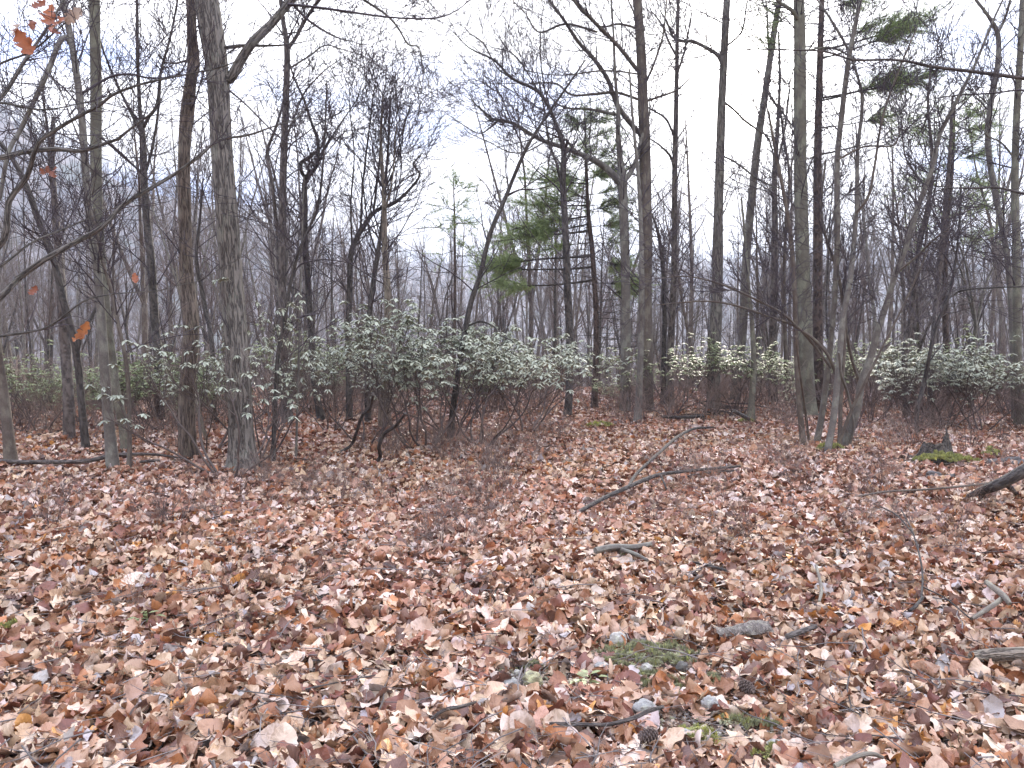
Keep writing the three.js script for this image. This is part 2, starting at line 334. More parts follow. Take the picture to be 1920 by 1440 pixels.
  bins.forEach((list, v) => {
    const rest = list.filter(i => !own.has(i)); total += rest.length;
    const im = shade(new THREE.InstancedMesh(leafKinds[v].geo, leafMat, rest.length)); im.name = numbered('fallen_leaves'); im.userData.kind = 'stuff';
    rest.forEach((it, i) => { im.setMatrixAt(i, it.m); im.setColorAt(i, col.setRGB(...it.c)); });
    litter.add(im);
  });
  console.log('leaves', total);
  // thin fallen twigs and needles among the leaves
  const tb = new Buf(); tb.tube([V(-0.5, 0, 0), V(-0.2, 0.015, 0.03), V(0.15, -0.01, -0.02), V(0.5, 0.01, 0.03)], [0.012, 0.011, 0.009, 0.005], 4, { cap: false });
  tb.tube([V(0.05, 0, 0), V(0.2, 0.04, 0.12), V(0.3, 0.05, 0.25)], [0.007, 0.006, 0.003], 3, { cap: false });
  const N = 5200, im = shade(new THREE.InstancedMesh(tb.geo(), new THREE.MeshStandardMaterial({ roughness: 0.95 }), N)); im.name = 'twig_litter'; im.userData.kind = 'stuff';
  for (let i = 0; i < N; i++) {
    const r = 2.3 + 20 * Math.pow(R(), 1.4), az = (R() * 2 - 1) * 0.8, x = Math.sin(az) * r, z = -Math.cos(az) * r, s = 0.08 + 0.35 * Math.pow(R(), 2);
    e.set((R() - 0.5) * 0.4, R() * 6.28, (R() - 0.5) * 0.5, 'YXZ'); q.setFromEuler(e);
    im.setMatrixAt(i, m.compose(V(x, land(x, z) + 0.035 + 0.05 * R(), z), q, V(s, s * 0.8, s))); const g = 0.06 + 0.14 * R(); im.setColorAt(i, col.setRGB(g, g * 0.86, g * 0.8));
  }
  ground.add(im);
}

// ---------------------------------------------------------------- branching
function crooked(start, dir, len, n, R, crook, up) {
  const pts = [start.clone()], d = dir.clone().normalize(), s = len / n;
  for (let k = 0; k < n; k++) {
    d.x += (R() - 0.5) * crook; d.y += (R() - 0.5) * crook * 0.8 + up / n; d.z += (R() - 0.5) * crook; d.normalize();
    pts.push(pts[k].clone().addScaledVector(d, s));
  }
  return pts;
}
function along(pts, t) { const x = t * (pts.length - 1), k = Math.min(pts.length - 2, Math.floor(x)), f = x - k; return { p: pts[k].clone().lerp(pts[k + 1], f), d: pts[k + 1].clone().sub(pts[k]).normalize(), k, f }; }
function offDir(d, angle, R, flat = 1) {
  const a = V(R() - 0.5, (R() - 0.5) * flat, R() - 0.5); a.addScaledVector(d, -a.dot(d)).normalize();
  return d.clone().multiplyScalar(Math.cos(angle)).addScaledVector(a, Math.sin(angle));
}
// one branch and its side twigs; deep = how many further levels
function grow(B, start, dir, len, r0, deep, R, o = {}) {
  const { crook = 0.5, up = 0.25, kids = 6, min = 0.0042, ang = 0.7 } = o;
  const n = Math.max(3, Math.min(9, Math.round(len / 0.28)));
  const pts = crooked(start, dir, len, n, R, crook, up), r1 = Math.max(min, r0 * 0.25);
  const rad = pts.map((_, k) => Math.max(min, r0 + (r1 - r0) * Math.pow(k / n, 0.8)));
  B.tube(pts, rad, r0 > 0.03 ? 6 : r0 > 0.012 ? 4 : 3, { tile: 0.3, cap: false });
  if (deep <= 0) return;
  const m = Math.max(1, Math.round(kids * (0.7 + 0.6 * R())));
  for (let k = 0; k < m; k++) {
    const t = 0.18 + 0.82 * (k + R()) / m, at = along(pts, Math.min(0.98, t));
    const cl = len * (0.36 + 0.36 * R()) * (1.15 - 0.6 * t);
    if (cl < 0.10) continue;
    grow(B, at.p, offDir(at.d, ang * (0.7 + 0.6 * R()), R), cl, Math.max(min, rad[at.k] * (0.45 + 0.2 * R())), deep - 1, R, o);
  }
}
// a path through [px, py, width] samples on the picture, at a distance that drifts smoothly
function trace(list, depth0, depth1, R, wob = 0.012) {
  const a = list.map(([x, y, w], k) => { const f = k / (list.length - 1), d = depth0 + (depth1 - depth0) * f; return { p: atDepth(x, y, d * (1 + (k ? (R() - 0.5) * 2 * wob : 0))), r: w * 0.86 / 2 / FOCAL * d }; });
  return resample(a);
}
function resample(a) {
  if (a.length < 2) return { pts: a.map(q => q.p), rad: a.map(q => q.r) };
  const c = new THREE.CatmullRomCurve3(a.map(q => q.p), false, 'centripetal');
  const seg = a.length - 1, per = Math.max(3, Math.min(8, Math.round(40 / seg))), pts = [], rad = [];
  for (let k = 0; k <= seg * per; k++) { const t = k / (seg * per), x = t * seg, i = Math.min(seg - 1, Math.floor(x)), f = x - i; pts.push(c.getPoint(t)); rad.push(a[i].r + (a[i + 1].r - a[i].r) * f); }
  return { pts, rad };
}
function knobbly(seed, flare, amp = 0.06) { return (th, s) => 1 + amp * perlin.noise(Math.cos(th) * 1.3 + seed, Math.sin(th) * 1.3, s * 2.2 + seed) + amp * 0.5 * perlin.noise(Math.cos(th) * 3 + seed, Math.sin(th) * 3, s * 7) + flare * 1.45 * Math.exp(-s / 0.24) * (0.75 + 0.5 * Math.cos(th * 4 + seed) + 0.25 * Math.cos(th * 7 + seed * 2)); }

let treeSeed = 1;
// spec: base pixel; stem [[px, py, width]...] from the ground up; limbs: [[...]]; twigs: side shoots per metre
function tracedTree(o) {
  const R = rngOf(9000 + treeSeed * 131); treeSeed++;
  const base = o.at ?? gp(o.stem[0][0], o.stem[0][1]), depth = camDepth(base);
  const g = thing(o.name ?? 'bare_tree', o.label, o.category ?? 'tree', o.group, base);
  const mat = M[o.bark ?? 'gray'], tmat = M[o.twig ?? 'twig'];
  const list = o.stem.slice();
  const lean = o.lean ?? 0;
  let { pts, rad } = trace(list, depth, depth + lean, R, 0.006);
  pts = [base.clone().setY(base.y - 0.15), ...pts.slice(0)]; rad = [rad[0], ...rad];
  pts[1].copy(base);
  trunkFeet.push({ p: base, r: rad[1] + 0.03 });
  const top = list[list.length - 1], crown = new Buf();
  // above the picture the stem goes on to its full height
  if (top[1] <= 5 && !o.noTop) {
    const n = pts.length, last = pts[n - 1], d = last.clone().sub(pts[n - 4]).normalize().lerp(V(0, 1, 0), 0.35).normalize(), r = rad[n - 1], L = Math.min(9, 18 * Math.sqrt(r));
    const ext = crooked(last, d, L, 8, R, 0.16, 0.15);
    for (let k = 1; k < ext.length; k++) { pts.push(ext[k]); rad.push(r * (1 - 0.85 * k / 8)); }
    for (let k = 0; k < (o.topLimbs ?? 3); k++) { const at = along(ext, 0.15 + 0.8 * R()); grow(crown, at.p, offDir(V(0, 1, 0), 0.5 + 0.5 * R(), R), 1.6 + 2.2 * R(), r * 0.4, 2, R, { crook: 0.5, kids: 6 }); }
  }
  const local = q => q.map(p => p.clone().sub(base));
  const tb = new Buf(); tb.tube(local(pts), rad, o.wide ? 28 : rad[1] > 0.07 ? 16 : 10, { tile: o.tile ?? 0.42, bulge: knobbly(treeSeed * 1.7, o.flare ?? 0.3, o.knob ?? 0.06) });
  part('trunk', tb.geo(true), mat, g);
  const shoot = (P, Rd, density, from, lenScale) => {
    const L = P.length, total = density; let n = Math.round(total);
    for (let k = 0; k < n; k++) {
      const t = from + (1 - from) * R(), at = along(P, Math.min(0.995, t)); if (at.p.y - base.y < (o.clear ?? 2.2)) continue;
      const len = (0.45 + 1.1 * Math.pow(R(), 1.4)) * lenScale, r = Math.max(0.003, Math.min(0.012 * lenScale, Rd[at.k] * 0.35));
      const d = offDir(at.d, 0.6 + 0.6 * R(), R); d.y += 0.15; grow(crown, at.p, d, len, r, len > 0.7 ? 2 : 1, R, { crook: 0.42, kids: o.kids ?? 4.2, up: 0.3, min: 0.0042 * Math.min(1.1, Math.max(0.5, depth / 11)) });
    }
  };
  const ls = (o.twigLen ?? 1) * Math.min(1.5, depth / 11);
  shoot(pts, rad, o.shoots ?? 26, 0.1, ls);
  for (const limb of o.limbs ?? []) {
    const { path, to = 0.3, shoots = 14 } = Array.isArray(limb) ? { path: limb } : limb;
    // start on whichever piece of trunk lies behind its first pixel
    const s = atDepth(path[0][0], path[0][1], depth + lean * 0.5); let best = pts[0], bd = 1e9; for (const p of pts) { const dd = p.distanceTo(s); if (dd < bd) { bd = dd; best = p; } }
    const d0 = bd < 0.5 ? camDepth(best) : depth;
    const tr = trace(path, d0, d0 + (to * (R() < 0.5 ? -1 : 1)) * (0.5 + R()), R, 0.01);
    if (bd < 0.7) { tr.pts.unshift(best.clone().lerp(tr.pts[0], 0.15).setY(best.y - tr.rad[0])); tr.rad.unshift(tr.rad[0] * 1.15); }
    // run on past the last sample into a thin tip
    const e = tr.pts, n = e.length, tipd = e[n - 1].clone().sub(e[n - 3]).normalize(), tip = crooked(e[n - 1], tipd, 0.5 + 0.7 * R(), 5, R, 0.5, 0.2);
    for (let k = 1; k < tip.length; k++) { e.push(tip[k]); tr.rad.push(Math.max(0.0025, tr.rad[n - 1] * (1 - k / 5.2))); }
    const lb = new Buf(); lb.tube(local(e), tr.rad, tr.rad[0] > 0.03 ? 9 : 6, { tile: 0.3, bulge: knobbly(treeSeed * 2.3 + path[0][0], 0, 0.07), cap: false });
    part('limb', lb.geo(true), tr.rad[0] > 0.02 ? mat : tmat, g);
    shoot(e, tr.rad, shoots, 0.2, ls * 0.9);
  }
  const cg = crown.geo(); if (crown.size) { cg.translate(-base.x, -base.y, -base.z); part('crown', cg, tmat, g); }
  g.userData.depth = undefined; delete g.userData.depth;
  return { g, base, depth, R };
}

// ---------------------------------------------------------------- the trees that can be told apart, as traced
const FURROWED = tracedTree({ name: 'oak_tree', bark: 'oak', wide: true, flare: 0.55, knob: 0.05, tile: 0.5, shoots: 34, clear: 1.6, twigLen: 0.8,
  label: 'thickest grey trunk with deep furrowed bark, flaring at its dark base',
  stem: [[457, 886, 62], [455, 850, 55], [452, 800, 52], [447, 700, 50], [440, 600, 49], [432, 500, 48], [425, 400, 46], [415, 267, 45], [407, 133, 47], [398, 67, 50], [387, 0, 51]],
  limbs: [
    { path: [[432, 148, 22], [453, 110, 21], [473, 80, 20], [510, 43, 18], [547, 0, 17], [590, -45, 14], [640, -70, 10]], shoots: 16 },
    { path: [[420, 90, 8], [440, 87, 8], [463, 85, 7]], shoots: 0, to: 0.05 },
    { path: [[540, 8, 6], [595, 14, 6], [640, 20, 5], [727, 32, 4], [787, 35, 3.5], [827, 32, 3], [860, 17, 2.5], [880, 0, 2]], shoots: 14, to: 0.8 },
    { path: [[590, -45, 8], [640, -30, 7], [683, 0, 6], [727, 30, 5], [748, 55, 4.5], [765, 83, 4], [785, 88, 3], [790, 110, 2.5], [796, 136, 2]], shoots: 12, to: 0.8 },
    { path: [[547, 6, 6], [577, 37, 5], [617, 63, 4], [640, 73, 3], [662, 78, 2]], shoots: 10, to: 0.5 },
    { path: [[433, 172, 5], [460, 195, 4], [500, 235, 3.5], [525, 258, 3]], shoots: 10 },
  ] });
tracedTree({ name: 'oak_tree', bark: 'oakWarm', wide: true, flare: 0.28, knob: 0.13, tile: 0.42, shoots: 24,
  label: 'crooked brown trunk with swellings beside the thickest furrowed trunk',
  stem: [[353, 868, 37], [350, 800, 33], [350, 750, 32], [355, 680, 32], [359, 610, 34], [352, 540, 31], [348, 480, 29], [347, 400, 26], [345, 300, 25], [350, 222, 28], [358, 150, 23], [363, 120, 26], [360, 60, 20], [358, 0, 20]],
  limbs: [{ path: [[362, 125, 6], [352, 115, 5], [333, 118, 4]], shoots: 3 }, { path: [[350, 220, 5], [365, 190, 4], [378, 150, 3]], shoots: 6 }] });
tracedTree({ bark: 'gray', flare: 0.12, shoots: 26, label: 'smooth pale grey trunk crossing in front of a straight lichened trunk',
  stem: [[213, 891, 29], [205, 800, 22], [197, 700, 20], [190, 600, 18], [182, 500, 17], [173, 450, 16], [163, 350, 15], [153, 217, 15], [143, 133, 14], [130, 57, 13], [118, 0, 12]],
  limbs: [
    { path: [[162, 170, 6], [190, 153, 6], [213, 142, 6], [250, 140, 5], [280, 146, 4], [333, 140, 3.5], [350, 115, 2.5]], shoots: 14 },
    { path: [[125, 68, 11], [113, 77, 11], [90, 133, 11], [67, 183, 10], [40, 240, 10], [17, 283, 9], [0, 370, 8]], shoots: 16, to: 0.3 },
    { path: [[150, 200, 4], [120, 165, 3.5], [90, 140, 3]], shoots: 8 }] });
tracedTree({ bark: 'mossy', flare: 0.2, shoots: 22, label: 'straight lichened trunk standing just behind a smooth pale grey trunk',
  stem: [[238, 855, 22], [232, 800, 21], [220, 750, 20], [210, 680, 20], [200, 600, 20], [190, 500, 20], [183, 400, 22], [180, 300, 23], [180, 167, 23], [177, 0, 22]],
  limbs: [{ path: [[190, 258, 4], [225, 285, 4], [262, 322, 3]], shoots: 8 }] });
tracedTree({ bark: 'grayBrown', shoots: 22, clear: 1.4, label: 'slender leaning trunk beside the base of a smooth pale grey trunk',
  stem: [[241, 893, 10], [243, 817, 9], [237, 683, 9], [220, 600, 8], [207, 540, 7], [193, 493, 6], [180, 430, 5], [160, 360, 4]],
  limbs: [{ path: [[238, 660, 3], [270, 645, 2.5], [330, 630, 2]], shoots: 6 }] });
tracedTree({ bark: 'dark', shoots: 30, label: 'dark trunk forking at shrub height, its main fork leaning away',
  stem: [[163, 854, 17], [155, 780, 15], [147, 690, 15], [139, 640, 15], [118, 560, 15], [107, 510, 14], [95, 470, 14], [75, 420, 13], [50, 350, 12], [25, 300, 10], [-5, 262, 8], [-40, 225, 6]],
  limbs: [{ path: [[146, 655, 10], [153, 622, 9], [170, 598, 8], [186, 560, 6], [196, 500, 4]], shoots: 10 }] });
tracedTree({ bark: 'darkGray', shoots: 16, label: 'grey trunk rising behind the forked dark trunk among evergreen shrubs',
  stem: [[130, 828, 24], [128, 740, 22], [122, 640, 22], [116, 560, 20], [110, 480, 17], [104, 400, 14], [98, 300, 10], [100, 220, 8]], limbs: [{ path: [[104, 400, 8], [95, 330, 7], [90, 250, 5], [80, 180, 4]] }] });
tracedTree({ bark: 'grayBrown', shoots: 10, label: 'brown trunk leaning out of the clearing above a fallen log',
  stem: [[22, 882, 26], [14, 800, 22], [4, 720, 20], [-8, 640, 18], [-22, 500, 15], [-35, 300, 12], [-40, 100, 10], [-42, 0, 9]] });
tracedTree({ bark: 'dark', shoots: 26, label: 'black barked trunk with a three way fork behind green shrubs',
  stem: [[300, 795, 20], [298, 690, 19], [290, 600, 18], [283, 483, 17], [277, 433, 16], [270, 333, 15], [267, 250, 13], [262, 200, 8], [258, 100, 7], [257, 0, 6]],
  limbs: [
    { path: [[268, 240, 8], [280, 218, 7], [293, 200, 7], [302, 133, 6], [320, 67, 5], [333, 0, 4]], shoots: 18 },
    { path: [[266, 250, 7], [240, 200, 6], [213, 143, 5], [193, 93, 4], [180, 50, 3]], shoots: 14 },
    { path: [[270, 335, 6], [285, 280, 6], [297, 205, 5], [302, 140, 4]], shoots: 10 },
    { path: [[268, 325, 5], [232, 295, 4.5], [195, 262, 4]], shoots: 8 }] });
tracedTree({ bark: 'darkGray', shoots: 28, label: 'grey trunk with two crown forks above leafless saplings near the thickest trunk',
  stem: [[540, 800, 24], [535, 720, 20], [531, 640, 18], [530, 560, 17], [530, 480, 17], [530, 367, 16], [533, 267, 15], [537, 167, 14], [538, 90, 13], [530, 33, 9], [526, 0, 8]],
  limbs: [
    { path: [[539, 92, 9], [553, 73, 8], [573, 37, 7], [597, 0, 6]], shoots: 14 },
    { path: [[528, 470, 9], [518, 417, 8], [510, 340, 8], [501, 285, 7], [515, 245, 6], [528, 205, 5]], shoots: 12 },
    { path: [[540, 130, 4], [580, 105, 3.5], [610, 85, 3], [640, 92, 2.5]], shoots: 10 },
    { path: [[534, 265, 5], [548, 230, 4.5], [570, 175, 4], [600, 140, 3]], shoots: 10 }] });
tracedTree({ bark: 'dark', shoots: 26, label: 'leaning dark trunk with a hooked broken stub at its fork',
  stem: [[604, 795, 19], [597, 760, 15], [590, 717, 15], [583, 617, 14], [577, 517, 13], [572, 450, 13], [572, 383, 12], [573, 335, 12], [593, 313, 8], [596, 267, 7], [583, 227, 6], [570, 187, 5], [553, 150, 4], [540, 110, 3]],
  limbs: [
    { path: [[573, 335, 8], [565, 320, 8], [565, 305, 8], [577, 297, 7], [590, 287, 7]], shoots: 2, to: 0.02 },
    { path: [[594, 300, 4], [620, 260, 4], [650, 215, 3]], shoots: 10 }] });
tracedTree({ bark: 'dark', shoots: 26, clear: 1.2, flare: 0.1, name: 'sapling', category: 'sapling', label: 'thin black sapling with a broken side branch near the thickest trunk',
  stem: [[512, 881, 11], [514, 800, 10], [518, 720, 10], [522, 660, 9], [533, 607, 9], [541, 550, 8], [552, 500, 7], [564, 462, 7], [580, 427, 6], [597, 383, 5], [604, 327, 5], [610, 233, 4], [613, 150, 3]],
  limbs: [{ path: [[536, 612, 5], [550, 602, 5], [567, 593, 5], [586, 590, 4], [600, 582, 3]], shoots: 3 }, { path: [[543, 533, 3], [562, 497, 3], [582, 490, 2.5], [606, 487, 2]], shoots: 4 }] });
tracedTree({ bark: 'gray', shoots: 8, clear: 1.2, flare: 0.1, name: 'sapling', category: 'sapling', label: 'very thin upright grey sapling in the leaves near the broken black sapling',
  stem: [[555, 871, 6], [557, 780, 5], [560, 680, 5], [563, 560, 4.5], [566, 460, 4], [570, 330, 3]] });
tracedTree({ bark: 'grayPale', shoots: 8, flare: 0.1, label: 'thin pale trunk tilting between the crooked brown trunk and the furrowed trunk',
  stem: [[390, 837, 9], [380, 800, 8], [370, 767, 8], [362, 720, 7], [352, 650, 6], [345, 600, 5], [330, 500, 4]] });
tracedTree({ bark: 'dark', shoots: 12, flare: 0.1, label: 'thin black trunk seen between the two thick oak trunks',
  stem: [[402, 800, 10], [398, 650, 10], [383, 567, 9], [368, 480, 8], [374, 420, 6], [380, 350, 4]] });
tracedTree({ bark: 'dark', shoots: 34, label: 'dark trunk bending sharply sideways into a zigzag limb above the evergreens',
  stem: [[655, 795, 15], [654, 700, 14], [653, 620, 13], [656, 540, 13], [660, 467, 12], [683, 423, 11], [703, 397, 9], [740, 380, 8], [768, 355, 6], [787, 327, 5], [775, 308, 4], [790, 290, 3]],
  limbs: [{ path: [[700, 398, 5], [706, 350, 5], [712, 290, 4], [716, 210, 3]], shoots: 16 }, { path: [[676, 430, 5], [680, 350, 4.5], [690, 260, 4], [700, 180, 3]], shoots: 18 }, { path: [[740, 380, 3.5], [752, 320, 3], [748, 250, 2.5]], shoots: 12 }, { path: [[660, 470, 4], [658, 380, 4], [664, 290, 3], [655, 200, 2.5]], shoots: 16 }] });
tracedTree({ bark: 'dark', shoots: 24, label: 'slim dark trunk tilting behind the zigzag trunk',
  stem: [[690, 800, 13], [688, 640, 12], [696, 560, 11], [707, 483, 10], [715, 430, 8], [722, 350, 6], [728, 270, 5], [732, 180, 3]], limbs: [{ path: [[707, 480, 4], [690, 420, 4], [680, 340, 3]], shoots: 12 }, { path: [[720, 360, 4], [745, 300, 3], [760, 230, 2.5]], shoots: 14 }] });
tracedTree({ bark: 'oakPale', shoots: 26, flare: 0.15, knob: 0.1, label: 'pale brown trunk with a charred hollow foot behind laurel stems',
  stem: [[723, 809, 30], [721, 780, 27], [722, 720, 22], [726, 620, 17], [727, 550, 15], [722, 480, 13], [720, 367, 10], [714, 267, 7], [718, 180, 4]], limbs: [{ path: [[721, 400, 5], [735, 340, 4], [742, 250, 3]], shoots: 14 }] });
tracedTree({ bark: 'dark', shoots: 30, label: 'slanting dark trunk rising from the laurels to cross a thick arching limb',
  stem: [[843, 834, 16], [848, 780, 14], [856, 720, 13], [866, 660, 13], [873, 617, 13], [883, 567, 12], [900, 517, 11], [912, 465, 10], [923, 427, 10], [947, 373, 9], [967, 323, 8], [993, 267, 7], [1030, 210, 6], [1060, 167, 5], [1097, 113, 3]],
  limbs: [{ path: [[952, 365, 4], [975, 356, 3.5], [1000, 355, 3]], shoots: 6 }, { path: [[875, 612, 5], [900, 603, 5], [925, 612, 4], [938, 628, 4]], shoots: 4 }, { path: [[868, 622, 4], [857, 600, 3.5], [849, 582, 3]], shoots: 3 }, { path: [[985, 285, 3], [960, 230, 3], [940, 180, 2.5]], shoots: 14 }] });
tracedTree({ bark: 'dark', shoots: 34, label: 'dark trunk with a burnt foot whose crown sweeps over the slanting tree',
  stem: [[1064, 788, 19], [1067, 740, 16], [1069, 683, 16], [1067, 600, 17], [1063, 517, 16], [1061, 450, 15], [1058, 390, 14], [1055, 333, 13], [1057, 280, 12], [1045, 240, 9], [1027, 197, 8], [1007, 170, 7], [960, 147, 6], [927, 113, 5], [880, 90, 3], [850, 60, 2]],
  limbs: [{ path: [[1052, 345, 6], [1043, 305, 6], [1030, 270, 5], [1022, 215, 4], [1010, 150, 3]], shoots: 14 }, { path: [[960, 147, 3.5], [935, 130, 3], [905, 80, 3], [880, 62, 2.5]], shoots: 10 }, { path: [[1010, 172, 3.5], [985, 130, 3], [960, 100, 2.5], [930, 90, 2]], shoots: 12 }, { path: [[1032, 205, 4], [1020, 160, 3.5], [1013, 100, 3], [1016, 30, 2.5]], shoots: 12 }] });
tracedTree({ bark: 'gray', shoots: 30, flare: 0.2, label: 'grey forked trunk with a thick limb arching over the green pine',
  stem: [[1172, 778, 24], [1173, 683, 21], [1174, 590, 20], [1172, 480, 20], [1168, 367, 20], [1166, 330, 21], [1163, 300, 13], [1159, 250, 11], [1159, 207, 9], [1154, 150, 7], [1150, 60, 5], [1146, 0, 4]],
  limbs: [
    { path: [[1165, 345, 17], [1150, 328, 17], [1136, 315, 15], [1113, 300, 13], [1083, 287, 11], [1057, 277, 10], [1017, 263, 9], [993, 250, 8], [960, 230, 7], [933, 225, 6], [917, 222, 5], [905, 208, 4], [893, 197, 3]], shoots: 30, to: 0.8 },
    { path: [[1170, 340, 11], [1180, 327, 11], [1193, 300, 10], [1200, 270, 8], [1215, 225, 5]], shoots: 8 },
    { path: [[1157, 215, 7], [1133, 210, 7], [1100, 204, 6], [1067, 203, 5], [1045, 195, 4], [1030, 180, 3]], shoots: 14 },
    { path: [[1085, 288, 5], [1060, 262, 4], [1040, 258, 3.5], [985, 285, 3], [955, 285, 3], [920, 268, 2.5], [880, 250, 2]], shoots: 16 },
    { path: [[935, 225, 4], [900, 250, 3], [870, 235, 2.5], [840, 215, 2]], shoots: 12 }] });
tracedTree({ bark: 'grayBrown', flare: 0.25, shoots: 30, label: 'tall straight grey brown trunk with long limbs sweeping upward to one side',
  stem: [[1213, 775, 32], [1213, 740, 28], [1213, 650, 27], [1211, 550, 26], [1212, 450, 26], [1210, 333, 25], [1208, 250, 25], [1206, 200, 23], [1202, 100, 21], [1195, 0, 19]],
  limbs: [
    { path: [[1204, 255, 11], [1173, 220, 11], [1153, 187, 10], [1140, 150, 10], [1113, 110, 9], [1083, 77, 8], [1057, 37, 7], [1030, 0, 6], [1010, -40, 5]], shoots: 26, to: 0.6 },
    { path: [[1204, 140, 9], [1190, 125, 9], [1160, 87, 9], [1123, 50, 8], [1097, 23, 8], [1070, -8, 7]], shoots: 20, to: 0.6 },
    { path: [[1205, 190, 6], [1193, 185, 6], [1153, 173, 6], [1110, 177, 5], [1070, 177, 4.5], [1043, 157, 4], [990, 157, 3]], shoots: 18, to: 0.6 },
    { path: [[1203, 140, 4], [1170, 135, 4], [1123, 133, 4], [1070, 140, 3], [1030, 140, 2.5], [990, 133, 2]], shoots: 16, to: 0.6 },
    { path: [[1212, 190, 5], [1240, 180, 5], [1267, 170, 4], [1290, 150, 3]], shoots: 10 },
    { path: [[1212, 152, 5], [1222, 130, 5], [1233, 100, 5], [1243, 67, 4], [1250, 0, 3]], shoots: 14 },
    { path: [[1208, 50, 5], [1195, 80, 4], [1190, 30, 4], [1178, 0, 3]], shoots: 8 },
    { path: [[1120, 60, 5], [1060, 45, 5], [1010, 60, 4], [985, 25, 3], [965, 5, 2.5]], shoots: 18, to: 0.6 },
    { path: [[1200, 55, 5], [1160, 45, 5], [1128, 50, 4], [1100, 30, 3]], shoots: 8 }] });
tracedTree({ bark: 'gray', flare: 0.3, shoots: 14, label: 'slim grey trunk standing against the tall straight grey brown trunk',
  stem: [[1195, 798, 19], [1197, 760, 15], [1200, 700, 14], [1202, 620, 13], [1203, 520, 12], [1202, 430, 10], [1197, 330, 8], [1187, 230, 6], [1180, 130, 4]] });
tracedTree({ bark: 'darkGray', shoots: 30, label: 'dark slender trunk with fine upright twigs behind the tall grey brown one',
  stem: [[1257, 769, 19], [1256, 700, 16], [1259, 620, 15], [1263, 550, 14], [1265, 450, 13], [1265, 333, 12], [1267, 233, 11], [1269, 133, 9], [1270, 60, 8], [1272, 0, 7]],
  limbs: [{ path: [[1264, 255, 5], [1250, 225, 5], [1230, 210, 4], [1217, 203, 3]], shoots: 8 }, { path: [[1264, 330, 5], [1258, 295, 5], [1240, 275, 4], [1222, 262, 3]], shoots: 8 }, { path: [[1268, 105, 5], [1255, 80, 4.5], [1240, 45, 4], [1225, 25, 3]], shoots: 10 }, { path: [[1270, 140, 4], [1285, 90, 4], [1296, 30, 3]], shoots: 12 }] });
tracedTree({ bark: 'dark', shoots: 16, label: 'second dark slender trunk close beside the one with upright twigs',
  stem: [[1243, 766, 12], [1245, 660, 11], [1246, 560, 10], [1240, 470, 9], [1232, 430, 6], [1222, 400, 4]] });
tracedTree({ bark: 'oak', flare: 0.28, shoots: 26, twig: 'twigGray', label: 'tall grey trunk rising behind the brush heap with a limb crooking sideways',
  stem: [[1338, 774, 34], [1338, 740, 30], [1340, 650, 27], [1344, 550, 25], [1346, 450, 22], [1347, 400, 20], [1349, 333, 20], [1353, 200, 18], [1357, 117, 17], [1361, 33, 16], [1363, 0, 15]],
  limbs: [
    { path: [[1355, 122, 9], [1345, 103, 9], [1330, 93, 8], [1300, 78, 7], [1280, 77, 6], [1262, 68, 5], [1250, 40, 4]], shoots: 14 },
    { path: [[1356, 190, 6], [1375, 205, 5], [1395, 225, 5], [1420, 243, 4]], shoots: 8 },
    { path: [[1358, 90, 4], [1390, 60, 4], [1400, 10, 3]], shoots: 10 },
    { path: [[1350, 290, 4], [1380, 305, 4], [1420, 335, 4], [1450, 350, 3]], shoots: 10 }] });
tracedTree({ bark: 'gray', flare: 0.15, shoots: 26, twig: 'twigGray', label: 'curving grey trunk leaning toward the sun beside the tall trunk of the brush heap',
  stem: [[1377, 756, 22], [1383, 700, 20], [1391, 640, 19], [1396, 550, 18], [1400, 477, 18], [1410, 367, 17], [1423, 250, 16], [1433, 187, 15], [1443, 117, 14], [1453, 50, 13], [1461, 0, 12]],
  limbs: [{ path: [[1444, 120, 5], [1440, 70, 5], [1438, 20, 4]], shoots: 12 }, { path: [[1436, 165, 5], [1450, 190, 5], [1470, 215, 4], [1485, 235, 3]], shoots: 8 }, { path: [[1425, 240, 4], [1445, 270, 4], [1452, 310, 3]], shoots: 6 }] });
tracedTree({ bark: 'darkGray', shoots: 18, label: 'dark far trunk between the curving grey trunk and the lichen trunk',
  stem: [[1450, 760, 19], [1449, 650, 17], [1452, 517, 15], [1453, 420, 13], [1452, 333, 11], [1458, 240, 8], [1462, 150, 6], [1460, 60, 4]], limbs: [{ path: [[1452, 330, 5], [1470, 250, 5], [1480, 170, 4]], shoots: 10 }] });
tracedTree({ bark: 'mossy', flare: 0.35, shoots: 8, clear: 0.6, label: 'short grey stem with mossy foot near the brush heap',
  stem: [[1406, 795, 20], [1409, 760, 14], [1413, 690, 12], [1411, 620, 10], [1404, 540, 8], [1398, 460, 6], [1390, 370, 4]] });
tracedTree({ name: 'oak_tree', bark: 'mossy', wide: true, flare: 0.22, tile: 0.5, shoots: 30, label: 'thick straight trunk mottled with grey green lichen behind the clump of stems',
  stem: [[1518, 786, 36], [1514, 740, 33], [1510, 650, 31], [1507, 550, 30], [1504, 450, 29], [1501, 333, 27], [1500, 200, 26], [1500, 100, 25], [1498, 0, 22]],
  limbs: [{ path: [[1499, 45, 9], [1487, 22, 9], [1463, 5, 7], [1440, -15, 5]], shoots: 8 }, { path: [[1506, 95, 4], [1560, 90, 4], [1600, 108, 3]], shoots: 10 }] });
tracedTree({ bark: 'grayBrown', shoots: 22, label: 'thin dark trunk rising close behind the lichen mottled trunk',
  stem: [[1475, 760, 9], [1473, 650, 9], [1470, 520, 8], [1474, 420, 7], [1480, 330, 6], [1470, 260, 5], [1462, 200, 4]], limbs: [{ path: [[1480, 330, 3.5], [1490, 270, 3], [1484, 200, 2.5]], shoots: 10 }] });
